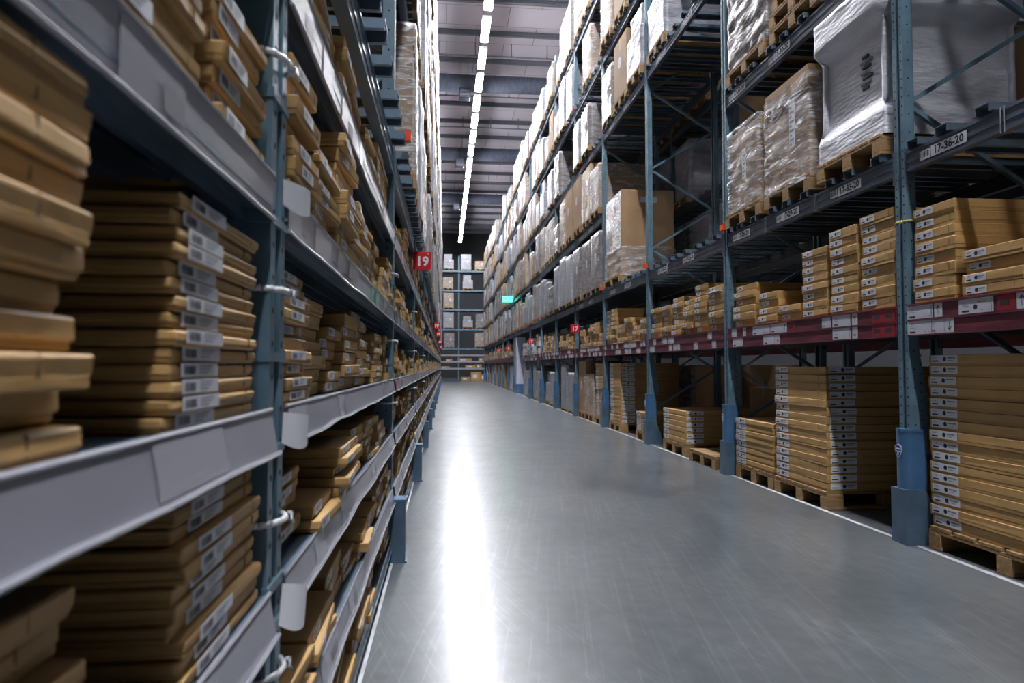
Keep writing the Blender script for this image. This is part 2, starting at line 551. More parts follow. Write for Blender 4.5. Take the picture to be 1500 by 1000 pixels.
def bars_block(out):
    m = MB()
    for y in BAR_Y:
        b = bar_mesh(out=out)
        base = len(m.v); kk = m._m('bar')
        m.v += [(p[0], p[1] + y, p[2]) for p in b.v]
        for f in b.f:
            m.f.append(tuple(base + i for i in f)); m.mi.append(kk)
    return m.mesh('support_bar')
BLOCK, BLOCKL = bars_block(0.035), bars_block(0.075)

sb = MB()
for yy in (-0.012, 0.012):
    sb.box(0.0, 0.004, yy - 0.003, yy + 0.003, -0.138, 0.006, 'lip')
    sb.box(-0.056, 0.0, yy - 0.003, yy + 0.003, 0.0, 0.004, 'lip')
    sb.box(-0.056, 0.0, yy - 0.003, yy + 0.003, -0.136, -0.132, 'lip')
STRAP = sb.mesh('strap')
# right-hand price rail with plum backing
def rail_mesh(L):
    m = MB()
    m.box(-0.03, 0.0, 0.06, L - 0.06, 1.345, 1.545, 'rail')
    m.box(0.0, 0.006, 0.06, L - 0.06, 1.437, 1.447, 'rail')
    m.box(0.0, 0.008, 0.06, L - 0.06, 1.538, 1.548, 'rail')
    m.box(0.0, 0.008, 0.06, L - 0.06, 1.342, 1.350, 'rail')
    return m.mesh('price_rail')
RAILM = rail_mesh(BAY)
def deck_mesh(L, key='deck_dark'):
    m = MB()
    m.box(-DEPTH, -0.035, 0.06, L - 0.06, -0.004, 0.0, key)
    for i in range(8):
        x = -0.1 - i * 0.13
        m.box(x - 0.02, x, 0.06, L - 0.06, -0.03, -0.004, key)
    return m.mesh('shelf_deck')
DECKM = deck_mesh(BAY)
def deck_left_mesh(L):
    m = MB()
    for i in range(14):
        x = -0.03 - i * 0.076
        m.box(x - 0.066, x, 0.055, L - 0.055, -0.006, 0.0, 'deck')
        m.box(x - 0.076, x - 0.066, 0.055, L - 0.055, -0.012, -0.006, 'deck')
    m.box(-0.55, -0.50, 0.055, L - 0.055, -0.05, -0.012, 'beam_left')
    return m.mesh('shelf_deck')
DECKLM = deck_left_mesh(BAY)

# tags for the price rail (local: facing +x, reading along +y)
def tag_mesh(kind, ww, hh):
    m = MB()
    m.box(0, 0.002, -ww / 2, ww / 2, -hh / 2, hh / 2, 'paper')
    x = 0.0026
    def ln(y0, y1, z, t, key='ink'):
        m.raw([(x, y0, z - t), (x, y1, z - t), (x, y1, z + t), (x, y0, z + t)], [(0, 1, 2, 3)], key)
    if kind in ('info', 'infodot'):
        ln(-ww * 0.40, -ww * 0.18, -hh * 0.33, hh * 0.055)
        ln(-ww * 0.38, -ww * 0.22, hh * 0.25, hh * 0.018, 'grey_ink')
        ln(-ww * 0.38, -ww * 0.26, hh * 0.12, hh * 0.018, 'grey_ink')
        ln(-ww * 0.38, -ww * 0.20, 0, hh * 0.018, 'grey_ink')
        ln(ww * 0.15, ww * 0.22, -hh * 0.33, hh * 0.02, 'grey_ink')
        ln(ww * 0.32, ww * 0.40, -hh * 0.33, hh * 0.02, 'grey_ink')
        m.raw([(x, ww * 0.44, -hh * .45), (x, ww * 0.455, -hh * .45), (x, ww * 0.455, hh * .45), (x, ww * 0.44, hh * .45)], [(0, 1, 2, 3)], 'ink')
        if kind == 'infodot':
            m.disc((x, 0.0, -hh * 0.08), 'x', hh * 0.17, 'ink', 14)
            ln(ww * 0.05, ww * 0.30, hh * 0.25, hh * 0.03, 'orange')
    if kind in ('up', 'down'):
        s_ = 1 if kind == 'up' else -1
        ln(-ww * 0.03, ww * 0.03, 0, hh * 0.30)
        for q in (-1, 1):
            p = [(0, s_ * hh * 0.36), (0, s_ * hh * 0.24), (q * ww * 0.24, s_ * hh * 0.06), (q * ww * 0.24, s_ * hh * 0.14)]
            m.raw([(x + 0.0002, a, b_) for a, b_ in p], [(0, 1, 2, 3)], 'ink')
    return m.mesh('price_tag')
T_INFO = tag_mesh('info', 0.23, 0.085)
T_DOT = tag_mesh('infodot', 0.25, 0.085)
T_SM = tag_mesh('info', 0.12, 0.082)
T_UP = tag_mesh('up', 0.065, 0.085)
T_DN = tag_mesh('down', 0.065, 0.085)
rp = MB(); rp.box(0, 0.002, -0.06, 0.06, -0.043, 0.043, 'redd'); rp.box(0.002, 0.0025, -0.04, 0.025, -0.015, 0.015, 'ink')
T_RED = rp.mesh('red_tag')
sk = MB(); sk.box(0.0, 0.012, -0.006, 0.006, -0.006, 0.006, 'orange'); sk.box(0.0, 0.05, -0.03, 0.03, -0.03, 0.03, 'orange')
MARK = sk.mesh('marker')

def loc_label(s_):
    m = MB()
    m.box(0, 0.0015, -0.16, 0.16, -0.038, 0.038, 'sticker')
    text_into(m, s_, 0.0, 0.0, 0.074, 0.002, 'ink')
    m.box(0, 0.0015, -0.27, -0.17, -0.036, 0.030, 'sticker')
    for i in range(7):
        y = -0.262 + i * 0.013
        m.raw([(0.002, y, -0.018), (0.002, y + 0.004 + 0.004 * (i % 2), -0.018), (0.002, y + 0.004 + 0.004 * (i % 2), 0.022), (0.002, y, 0.022)], [(0, 1, 2, 3)], 'ink')
    return m.mesh('location_label')
_ll = {}
def loc_label_c(s_):
    if s_ not in _ll: _ll[s_] = loc_label(s_)
    return _ll[s_]

# floor guards on the right: slanted steel shoe, half-round plastic sleeve
gl = MB()
gl.prism([(0.055, 0), (0.055, 0.355), (-0.08, 0.355), (-0.19, 0.10), (-0.19, 0)], -0.075, 0.075, 'guard_low')
GLM = gl.mesh('guard_shoe')
gs = MB()
def sleeve(m, z0, z1, t_out):
    pts = []
    n = 12
    for i in range(n + 1):
        t = -PI / 2 + PI * i / n
        pts.append((0.0 + math.cos(t) * 0.045 * t_out, math.sin(t) * 0.062 * t_out))
    pts = [(-0.10, -0.062 * t_out)] + pts + [(-0.10, 0.062 * t_out)]
    nn = len(pts)
    v = [(p[0], p[1], z0) for p in pts] + [(p[0], p[1], z1) for p in pts]
    f = [tuple(reversed(range(nn))), tuple(range(nn, 2 * nn))]
    for i in range(nn):
        j = (i + 1) % nn
        f.append((i, j, nn + j, nn + i))
    m.raw(v, f, 'guard')
sleeve(gs, 0.355, 0.735, 1.0)
sleeve(gs, 0.722, 0.742, 1.06)
GSM = gs.mesh('guard_sleeve')
em = MB()
def shield(s_): return [(-0.030 * s_, 0.030 * s_), (0.0, 0.042 * s_), (0.030 * s_, 0.030 * s_), (0.030 * s_, -0.005 * s_), (0.018 * s_, -0.032 * s_), (0, -0.048 * s_), (-0.018 * s_, -0.032 * s_), (-0.030 * s_, -0.005 * s_)]
em.plate(shield(1.0), 0.0, 0.003, 'white')
em.plate(shield(0.86), 0.003, 0.004, 'shieldblue')
em.box(0.004, 0.0045, -0.022, 0.022, 0.006, 0.016, 'white')
em.box(0.004, 0.0045, -0.018, 0.018, -0.010, -0.003, 'white')
em.box(0.004, 0.0045, -0.006, 0.006, -0.03, -0.012, 'white')
EMM = em.mesh('shield_emblem')
# left guard: open folded box in front of the upright
gb = MB()
gb.box(0.075, 0.08, -0.06, 0.06, 0, 0.365, 'guard_low')
gb.box(0.0, 0.075, -0.06, -0.055, 0, 0.365, 'guard_low')
gb.box(0.0, 0.075, 0.055, 0.06, 0, 0.365, 'guard_low')
gb.box(0.0, 0.09, -0.068, 0.068, 0, 0.012, 'guard_low')
gb.box(0.0, 0.084, -0.064, 0.064, 0.355, 0.368, 'guard')
GBM = gb.mesh('guard_shoe')
# zip tie
def tie(key):
    m = MB()
    for i in range(16):
        a = 2 * PI * i / 16; b_ = 2 * PI * (i + 1) / 16
        m.rod((-0.034 + math.cos(a) * 0.052, math.sin(a) * 0.064, 0), (-0.034 + math.cos(b_) * 0.052, math.sin(b_) * 0.064, 0.0015), 0.006, key, 6)
    m.cbox(0.014, 0.026, 0.02, 0.036, -0.008, 0.008, key, c=0.002)
    m.rod((0.02, 0.03, 0), (0.026, 0.036, -0.016), 0.003, key, 5)
    return m.mesh('cable_tie', True)
TIEW, TIEY = tie('white'), tie('yellow')

LFLARE = None
SHELVES_L = [0.12, 0.42, 0.75, 1.07, 1.485, 1.96]     # shelf surfaces of the left rack
def left_flare():
    # one sloping bracket below a shelf beam, z=0 at its top
    m = MB()
    m.prism([(-0.066, 0), (-0.066, -0.24), (-0.112, -0.20), (-0.112, -0.115)], -0.05, 0.05, 'blue')
    for zz in (-0.12, -0.165, -0.205):
        m.disc((-0.086, -0.0526, zz), 'y', 0.0065, 'hole', 10)
    m.box(-0.075, 0.004, -0.056, 0.056, -0.252, -0.234, 'blue')
    m.box(-0.075, 0.004, -0.055, 0.055, -0.004, 0.012, 'blue')
    return m.mesh('flared_bracket')
LFLARE = left_flare()
rf = MB(); rf.prism([(-0.066, 1.33), (-0.066, 0.74), (-0.15, 0.74), (-0.13, 0.9)], -0.045, 0.045, 'blue')
for i in range(8):
    rf.disc((-0.085, -0.0456, 0.80 + i * 0.06), 'y', 0.006, 'hole')
    rf.disc((-0.085, 0.0456, 0.80 + i * 0.06), 'y', 0.006, 'hole')
RFLARE = rf.mesh('flared_bracket')

# wavy label strips of the left shelves (local: hangs in front of the beam)
def strip_mesh(L, h, seed, lean=0.008, wav=0.006):
    rd = random.Random(seed)
    m = MB()
    n = 28
    top, bot = [], []
    ph = rd.uniform(0, 9)
    for i in range(n + 1):
        y = 0.055 + (L - 0.11) * i / n
        wv = wav * noise.noise(Vector((y * 2.2 + ph, seed, 0)))
        dz = wav * 1.2 * noise.noise(Vector((y * 3.1 + ph, seed + 5, 0)))
        top.append((0.006 + wv * 0.4, y, 0.004))
        bot.append((0.010 + lean + wv, y, -h + dz))
    for t in range(n):
        a, b_, c, d = bot[t], bot[t + 1], top[t + 1], top[t]
        v = [a, b_, c, d] + [(p[0] - 0.002, p[1], p[2]) for p in (a, b_, c, d)]
        m.raw(v, [(0, 1, 2, 3), (7, 6, 5, 4), (0, 4, 5, 1), (3, 2, 6, 7)], 'strip')
        l0 = (a[0] + 0.004, a[1], a[2]); l1 = (b_[0] + 0.004, b_[1], b_[2])
        m.rod(l0, l1, 0.004, 'lip', 5)
        m.rod((d[0], d[1], d[2]), (c[0], c[1], c[2]), 0.0035, 'lip', 5)
    def pt(yy, t):      # point on the strip, t 0 bottom .. 1 top
        u = min(n - 1e-6, (yy - 0.055) / (L - 0.11) * n); i = int(u); f = u - i
        a = Vector(bot[i]).lerp(Vector(bot[i + 1]), f); b_ = Vector(top[i]).lerp(Vector(top[i + 1]), f)
        return a.lerp(b_, t) + Vector((0.0012, 0, 0.0003))
    y = 0.06
    while y < L - 0.35:
        ww = rd.choice([0.12, 0.16, 0.22])
        if rd.random() < 0.6:
            m.raw([pt(y, .08), pt(y + ww, .08), pt(y + ww, .93), pt(y, .93)], [(0, 1, 2, 3)], 'lip')
            e = Vector((0.0008, 0, 0))
            if rd.random() < 0.35:
                m.raw([pt(y + ww * .62, .2) + e, pt(y + ww * .95, .2) + e, pt(y + ww * .95, .6) + e, pt(y + ww * .62, .6) + e], [(0, 1, 2, 3)], 'strip_dark')
            elif seed in (1, 2) and rd.random() < 0.4:
                m.raw([pt(y + .01, .3) + e, pt(y + .06, .3) + e, pt(y + .06, .8) + e, pt(y + .01, .8) + e], [(0, 1, 2, 3)], 'redd')
        y += ww + rd.uniform(0.02, 0.3)
    return m.mesh('label_strip')
STRIPS = [strip_mesh(BAY, 0.068, s_) for s_ in range(5)]
STRIP_V = [strip_mesh(BAY, 0.075, s_, lean=-0.006) for s_ in (21, 22, 23)]
STRIP_T = [strip_mesh(BAY, 0.10, s_, lean=-0.006) for s_ in (11, 12)]
LBM = MB()
LBM.box(-0.045, 0.0, 0.05, BAY - 0.05, -0.055, 0.0, 'beam_left')
LBM.box(0.0, 0.005, 0.05, BAY - 0.05, -0.055, -0.048, 'beam_left')
LBM.box(-0.06, -0.045, 0.05, BAY - 0.05, -0.075, -0.02, 'beam_left')
LBM = LBM.mesh('beam')

UPSHORT = upright_mesh(7.33)
def frame_parts(root, side, y, portal=False):
    if portal:      # stands on the beams over the column gap
        link('upright', UPSHORT, root, (0, y, 2.42)); link('upright', UPR, root, (-DEPTH, y, 0), (0, 0, PI))
        for i in range(4, 14):
            link('brace', BRU if i % 2 == 0 else BRD, root, (0, y + 0.012 * (-1) ** i, 0.5 + 0.6 * (i + i % 2)))
        return
    link('upright', UPM, root, (0, y, 0))
    link('upright', UPR, root, (-DEPTH, y, 0), (0, 0, PI))
    for i in range(7):
        link('brace', BRU if i % 2 == 0 else BRD, root, (0, y + 0.012 * (-1) ** i, 0.5 + 0.6 * (i + i % 2)) )
    for i in range(7, 14):
        link('brace', BRU if i % 2 == 0 else BRD, root, (0, y + 0.012 * (-1) ** i, 0.5 + 0.6 * (i + i % 2)))

def levels_R(k):
    if k in (2, 3): return [0, 2, 3, 4]
    return [0, 1, 2, 3, 4]

def rack_right(k):
    yfar = YR0 + BAY * (k + 1)
    root = link('pallet_rack', None, None, (XR, yfar, 0), (0, 0, PI))
    tag(root, f'blue steel pallet rack bay on the right, {NTH[k]} bay from the camera', 'rack', 'right-hand rack bays')
    frame_parts(root, 'R', 0, portal=(k == 8))
    if k != 8:
        link('guard_shoe', GLM, root)
        link('guard_sleeve', GSM, root)
        link('flared_bracket', RFLARE, root)
        if k < 4:
            link('shield_emblem', EMM, root, (0.046, -0.005, 0.60), (0, 0, 0))
    for li in levels_R(k):
        z = LEVELS[li]
        b = link('beam', BM, root, (0, 0, z))
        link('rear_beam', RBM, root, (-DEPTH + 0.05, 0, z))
        if k < 9:
            for yb in BAR_Y:
                link('support_bar', BARM, root, (0, yb, z))
        else:
            o = link('support_bar', BLOCK, root, (0, 0, z)); o['kind'] = 'stuff'
        if k < 5 and li < 3:
            names = {(0, 0): ['17-41-20', '17-38-20', '17-36-20'], (1, 0): ['17-28-20', '17-29-20', '17-33-20'], (1, 1): ['17-30-30', '17-30-20']}
            names = names.get((k, li), ['17-2%d-20' % (6 - k), '17-2%d-20' % (7 - k)])
            if (k, li) == (0, 0): ys = [0.435, 1.25, 2.2]; names = ['17-36-20', '17-38-20', '17-41-20']
            elif (k, li) == (1, 0): ys = [0.45, 1.38, 2.24]
            elif (k, li) == (1, 1): ys = [0.39, 1.27]
            else: ys = [0.75, 1.75]
            for s_, yy in zip(names, ys):
                link('location_label', loc_label_c(s_), b, (0.0008, yy, -0.068)).scale = (1, 0.9, 0.9)
    for yy in {0: (0.83, 1.75), 1: (0.92, 1.78), 2: (0.9, 1.8)}.get(k, ()):
        link('strap', STRAP, root, (0, yy, LEVELS[0]))
    for kk, z_ in ((2, LEVELS[0]), (2, LEVELS[3])):
        if k >= 1:
            link('marker', MARK, root, (0.0, 0, z_ + 0.09))
    if k != 9:
        link('shelf_deck', DECKM, root, (0, 0, 1.40))
        link('rear_beam', RBM, root, (-DEPTH + 0.05, 0, 1.50))
        r = link('price_rail', RAILM, root, (0.006, 0, 0))
        rd = random.Random(100 + k)
        if k < 9:
            if k == 0:
                lay = [(0, .17, T_INFO), (0, .33, T_UP), (0, .62, T_DOT), (0, .83, T_RED), (0, 0.93, T_UP), (1, .17, T_INFO), (1, .325, T_SM), (1, .42, T_DN), (1, 1.2, T_INFO)]
            elif k == 1:
                lay = [(0, .22, T_SM), (1, .30, T_INFO), (0, .46, T_UP), (0, .76, T_INFO), (0, .93, T_SM), (0, 1.12, T_INFO), (0, 1.27, T_UP), (0, 1.38, T_RED), (1, .98, T_INFO), (1, 1.14, T_DN),
                       (0, 1.92, T_SM), (0, 2.12, T_INFO), (0, 2.29, T_UP), (1, 2.12, T_INFO), (1, 2.29, T_DN), (0, 2.55, T_RED), (1, 2.55, T_RED), (0, 2.67, T_RED), (1, 2.67, T_RED)]
            else:
                lay = []
                for row in (0, 1):
                    y = 0.12
                    while y < 2.6:
                        t = rd.choice([T_INFO, T_SM, T_UP, T_DN, T_INFO, T_SM])
                        ww = {T_INFO: .23, T_SM: .12}.get(t, .065)
                        if rd.random() < 0.62: lay.append((row, y + ww / 2, t))
                        y += ww + rd.choice([0.01, 0.05, 0.25])
            for row, y, t in lay:
                link('price_tag' if t is not T_RED else 'red_tag', t, r, (0.001, y, 1.493 if row == 0 else 1.394))
    return root

def rack_left(k):
    y0 = YL0 + BAY * (k + 1)
    # the bay owns the upright at its far end; local y runs back towards the camera
    root = link('shelf_rack', None, None, (XL, y0, 0))
    tag(root, f'blue steel shelf rack bay on the left, {NTH[k]} bay from the camera', 'rack', 'left-hand rack bays')
    frame_parts(root, 'L', 0)
    for z in SHELVES_L[1:]:
        link('flared_bracket', LFLARE, root, (0, 0, z - 0.075))
    link('guard_shoe', GBM, root)
    D = -BAY
    for i, z in enumerate(SHELVES_L):
        link('shelf_deck', DECKLM, root, (0, D, z))
        link('beam', LBM, root, (0, D, z))
        link('rear_beam', LBM, root, (-DEPTH + 0.06, D, z))
        sm = STRIP_T[k % 2] if i == 5 else STRIP_V[k % 3] if i == 4 else STRIPS[(k * 2 + i) % 5]
        if i > 0:
            link('label_strip', sm, root, (0.0, D, z))
    for li in range(5):
        z = [2.44, 4.0, 5.5, 7.05, 8.55][li]
        link('beam', BML, root, (0, D, z))
        link('rear_beam', RBM, root, (-DEPTH + 0.05, D, z))
        if k < 7 and li == 0:
            for yb in BAR_Y:
                link('support_bar', BARML, root, (0, D + yb, z))
        else:
            o = link('support_bar', BLOCK if li else BLOCKL, root, (0, D, z)); o['kind'] = 'stuff'
    if k in (1, 4, 6):
        link('marker', MARK, root, (0.05, 0, 2.54))
    if k == 0:
        for z in (1.715, 1.287, 0.87):
            link('cable_tie', TIEW, root, (0, 0, z))
        for z in (0.60,):
            link('cable_tie', TIEW, root, (0, 0, z))
    elif k < 4:
        for z in (1.70, 1.30, 0.93):
            link('cable_tie', TIEW, root, (0, 0, z))
    return root

racksR = [rack_right(k) for k in range(18)]
racksL = [rack_left(k) for k in range(18)]
link('cable_tie', TIEY, racksR[0], (0, 0, 2.10))
# near end frame of the right row
o = link('rack_end_frame', None, None, (XR, YR0, 0), (0, 0, PI))
tag(o, 'blue end frame of the right rack nearest the camera', 'rack')
frame_parts(o, 'R', 0)

# the back-to-back row behind the right rack, opening on the next aisle
XB = XR + DEPTH + 0.25
for k in range(8):
    root = link('pallet_rack', None, None, (XB + DEPTH, YR0 + BAY * k, 0), (0, 0, 0))
    tag(root, f'rack bay of the row behind the right rack, {NTH[k]} bay from the camera', 'rack', 'rack bays of the row behind')
    frame_parts(root, 'B', 0)
    for li in (0, 1, 2, 3):
        link('beam', BM, root, (0, 0, LEVELS[li]))
        link('rear_beam', RBM, root, (-DEPTH + 0.05, 0, LEVELS[li]))
        o = link('support_bar', BLOCK, root, (0, 0, LEVELS[li])); o['kind'] = 'stuff'
    link('price_rail', RAILM, root, (0.006, 0, 0))

# ------------------------------------------------------------------ cartons
def carton_mesh(dp, wd, th, lid=True, seed=0, jit=0.0015, name='flat_carton', key='card', c=0.0025, bow=0.0):
    """front face at x=0, depth to -x, width along y (centred), base z=0"""
    rd = random.Random(seed * 31 + 5)
    m = MB()
    t = 0.0016
    if lid:
        m.cbox(-dp + t, -t, -wd / 2 + t, wd / 2 - t, 0.0005, th * 0.45, key, c=c, jit=jit, rnd=rd)
        m.cbox(-dp, 0, -wd / 2, wd / 2, th * 0.30, th - 0.0008, 'card_lid' if key == 'card' else key, c=c, jit=jit, rnd=rd)
        m.box(-dp * 0.9, 0.0006, wd * 0.36, wd * 0.36 + 0.002, th * 0.34, th * 0.93, 'card_dark')
    else:
        m.cbox(-dp, 0, -wd / 2, wd / 2, 0.0005, th - 0.0008, key, c=c, jit=jit, rnd=rd)
        m.box(-0.05, 0.0005, -wd * 0.45, wd * 0.45, th * 0.5, th * 0.5 + 0.0018, 'card_dark')
    return m.mesh(name)
def sticker_mesh(ww, hh, dot=True):
    m = MB()
    m.box(0, 0.0008, 0, ww, -hh / 2, hh / 2, 'sticker')
    x = 0.0013
    def ln(y0, y1, z0, z1, key='ink'):
        m.raw([(x, y0, z0), (x, y1, z0), (x, y1, z1), (x, y0, z1)], [(0, 1, 2, 3)], key)
    ln(ww * .04, ww * .28, -hh * .34, -hh * .16)
    ln(ww * .05, ww * .22, hh * .10, hh * .16, 'grey_ink')
    ln(ww * .05, ww * .30, hh * .26, hh * .30, 'grey_ink')
    if dot:
        m.disc((x, ww * .52, 0), 'x', hh * 0.30, 'ink', 14)
    ln(ww * .62, ww * .92, hh * .06, hh * .24, 'grey_ink')
    ln(ww * .64, ww * .84, -hh * .2, -hh * .13, 'grey_ink')
    return m.mesh('sticker')
def barcode_mesh(ww, hh):
    m = MB()
    m.box(0, 0.0008, 0, ww, -hh / 2, hh / 2, 'sticker')
    x = 0.0013
    rd = random.Random(3)
    y = ww * .06
    while y < ww * .34:
        t = rd.uniform(.001, .0035)
        m.raw([(x, y, -hh * .3), (x, y + t, -hh * .3), (x, y + t, hh * .3), (x, y, hh * .3)], [(0, 1, 2, 3)], 'ink')
        y += t + rd.uniform(.001, .003)
    for z in (-.2, .05, .27):
        m.raw([(x, ww * .45, hh * z - hh * .05), (x, ww * (.75 + z * .3), hh * z - hh * .05), (x, ww * (.75 + z * .3), hh * z + hh * .05), (x, ww * .45, hh * z + hh * .05)], [(0, 1, 2, 3)], 'grey_ink')
    return m.mesh('sticker')
_cm = {}
def CM(dp, wd, th, lid, variant):
    k = (round(dp, 3), round(wd, 3), round(th, 4), lid, variant)
    if k not in _cm:
        _cm[k] = carton_mesh(dp, wd, th, lid, seed=hash(k) % 1000 if False else int(wd * 1000 + variant * 7 + th * 1000))
    return _cm[k]
ST_BIG = sticker_mesh(0.22, 0.048)
ST_MED = sticker_mesh(0.15, 0.042)
ST_SML = barcode_mesh(0.13, 0.0175)
ST_SM2 = barcode_mesh(0.09, 0.024)
def stick_for(wd, th):
    if th < 0.03: return ST_SML, 0.13
    if th < 0.05: return ST_SM2, 0.09
    if wd > 0.5: return ST_BIG, 0.22
    return ST_MED, 0.15

def stack(side, yc, z0, n, wd, th, dp, phrase, group, xoff=0.0, jx=0.012, jy=0.008, jr=0.02, lid=True, sticker=True,
          drop_st=0.0, name='flat_carton', seed=0, kindword='tan flat carton', side_st=False, toff=0.02):
    """a stack whose front is at the rack face (xoff deeper), centred on yc"""
    rd = random.Random(seed * 977 + int(abs(yc) * 1000) + n)
    face = XL if side == 'L' else XR
    s_ = -1 if side == 'L' else 1
    z = z0
    for i in range(n):
        x = face + s_ * (xoff + rd.uniform(0, jx))
        y = yc + rd.uniform(-jy, jy)
        rz = rd.uniform(-jr, jr) * 0.6 + (0 if side == 'L' else PI)
        me = CM(dp, wd, th, lid, rd.randrange(3))
        o = link(name, me, None, (x, y, z), (0, 0, rz))
        pos = 'topmost' if (i == n - 1 and n > 1) else ORD[i]
        if n == 1: pos = 'single'
        tag(o, f'{kindword}, {pos} of {phrase}', 'carton', group)
        if sticker and rd.random() >= drop_st:
            sm, sw = stick_for(wd, th)
            link('sticker', sm, o, (0.0010, -wd / 2 + min(toff, max(0.004, (wd - sw) / 2)), th * 0.62 if lid else th * 0.5))
            if side_st:
                link('sticker', sm, o, (-0.03 - 0.0, wd / 2 + 0.0010 , th * 0.62), (0, 0, PI / 2)).location = (-0.03, wd / 2 + 0.001, th * 0.62)
        z += th
    return z

class Stuff:
    def __init__(s): s.mb = MB(); s.rd = random.Random(55)
    def box(s, face, side, xoff, y0, y1, z0, z1, dp, key='card', st=True):
        sg = -1 if side == 'L' else 1
        xa = face + sg * xoff; xb = face + sg * (xoff + dp)
        s.mb.box(min(xa, xb), max(xa, xb), y0, y1, z0, z1, key)
        if st:
            xs = xa - sg * 0.001
            w_ = (y1 - y0)
            a, b_ = (y0 + w_ * .08, y0 + w_ * .5) if side == 'L' else (y1 - w_ * .08, y1 - w_ * .5)
            h = z1 - z0
            q = [(xs, a, z0 + h * .25), (xs, b_, z0 + h * .25), (xs, b_, z0 + h * .78), (xs, a, z0 + h * .78)]
            s.mb.raw(q, [(0, 1, 2, 3) if side == 'L' else (0, 1, 2, 3)], 'sticker')

# --- left rack, nearest bay (bay 0: y -1.52..1.28) and the next (1.28..4.08)
G_L = 'thin cartons on the left shelves'
shelfname = ['lowest', 'second', 'third', 'fourth', 'fifth', 'sixth']
def left_phr(si, bay, st):
    return f'{NTH[st]} stack, {shelfname[si]} left shelf, {["nearest", "second", "third"][bay]} bay'
# fourth shelf (z 1.07): the two well seen stacks
stack('L', 0.985, 1.071, 14, 0.34, 0.0205, 0.55, left_phr(3, 0, 1), G_L, jx=0.010, jr=0.02, seed=1, drop_st=0.0, kindword='thin tan carton', toff=0.03)
stack('L', 0.33, 1.071, 11, 0.56, 0.030, 0.60, left_phr(3, 0, 0), G_L, xoff=-0.012, jx=0.035, jr=0.03, seed=2, drop_st=1.0, kindword='thin tan carton')
# third shelf
stack('L', 1.02, 0.751, 11, 0.34, 0.0225, 0.55, left_phr(2, 0, 1), G_L, jx=0.02, jr=0.03, seed=3, kindword='thin tan carton', toff=0.05)
stack('L', 0.40, 0.751, 7, 0.46, 0.030, 0.55, left_phr(2, 0, 0), G_L, xoff=-0.01, jx=0.03, jr=0.05, seed=4, kindword='thin tan carton', toff=0.22)
# second shelf
stack('L', 0.98, 0.421, 9, 0.38, 0.024, 0.5, left_phr(1, 0, 1), G_L, jx=0.03, seed=5, kindword='thin tan carton')
stack('L', 0.50, 0.421, 6, 0.40, 0.024, 0.5, left_phr(1, 0, 0), G_L, jx=0.03, seed=6, kindword='thin tan carton')
# fifth shelf (above)
stack('L', 0.30, 1.486, 6, 0.50, 0.034, 0.55, left_phr(4, 0, 0), G_L, jx=0.03, jr=0.04, seed=7, kindword='thin tan carton', drop_st=.6)
stack('L', 0.75, 1.486, 10, 0.32, 0.030, 0.5, left_phr(4, 0, 1), G_L, jx=0.03, jr=0.04, seed=8, kindword='thin tan carton', toff=0.08)
stack('L', 1.08, 1.486, 8, 0.24, 0.030, 0.5, left_phr(4, 0, 2), G_L, jx=0.03, jr=0.04, seed=9, kindword='thin tan carton')
# second bay
rd = random.Random(21)
LATE = []
for si, z in enumerate(SHELVES_L):
    y = 1.36
    st = 0
    clear = (SHELVES_L[si + 1] - z - 0.09) if si < 5 else 0.36
    while y < 3.98:
        wd = rd.choice([0.24, 0.28, 0.32, 0.36]) if si != 3 else rd.choice([0.26, 0.30, 0.34])
        if y + wd > 4.02:
            wd = 4.02 - y
            if wd < 0.16: break
            wd = math.floor(wd * 50) / 50
        th = rd.choice([0.028, 0.032, 0.036, 0.042])
        fill = rd.uniform(0.45, 0.98)
        if si == 3: fill = [0.92, 0.86, 0.62, 0.8, 0.9, 0.45, 0.7, .8, .8, .8][st % 10]
        n = max(1, min(10, int(clear * fill / th)))
        if si in (1, 2) : n = max(2, n - 1)
        if y > 3.0:
            LATE.append((y, wd, z, n, th)); y += wd + 0.008; st += 1; continue
        stack('L', y + wd / 2, z + 0.001, n, wd - 0.012, th, 0.5, left_phr(si, 1, st), G_L, xoff=rd.choice([0.0, 0.0, 0.01, 0.02]) if si == 3 else rd.choice([-0.035, -0.02, 0.0, 0.02]), jx=0.04,
              jr=0.05 if si == 3 else 0.10, jy=0.004, seed=30 + si * 12 + st, kindword='thin tan carton', toff=rd.choice([0.01, 0.02, 0.05]), drop_st=0.1)
        y += wd + rd.uniform(0.0, 0.02)
        st += 1
# farther bays: one mass of cartons
SL = Stuff()
rd = SL.rd
for (y, wd, z, n, th) in LATE:
    xo = rd.choice([0, 0.01, 0.03])
    for i in range(n):
        SL.box(XL, 'L', xo + rd.uniform(-0.005, 0.03), y + rd.uniform(0, .012), y + wd - rd.uniform(0.006, .018), z + 0.001 + i * th, z + (i + 1) * th - 0.001, 0.45, rd.choice(['card', 'card_lid']))
for k in range(2, 18):
    y0 = YL0 + BAY * k
    for si, z in enumerate(SHELVES_L):
        clear = (SHELVES_L[si + 1] - z - 0.09) if si < 5 else 0.38
        y = y0 + 0.07
        while y < y0 + BAY - 0.2:
            wd = rd.uniform(0.22, 0.42)
            wd = min(wd, y0 + BAY - 0.06 - y)
            th = rd.choice([0.03, 0.035, 0.045, 0.06])
            n = int(clear * rd.uniform(0.35, 1.0) / th)
            xo = rd.choice([0, 0.01, 0.04])
            for i in range(n):
                SL.box(XL, 'L', xo + rd.uniform(-0.01, 0.03), y + rd.uniform(0, .012), y + wd - rd.uniform(0.003, .015), z + 0.001 + i * th, z + (i + 1) * th - 0.001, 0.45, rd.choice(['card', 'card_lid', 'card']), rd.random() < 0.6)
            y += wd + 0.005
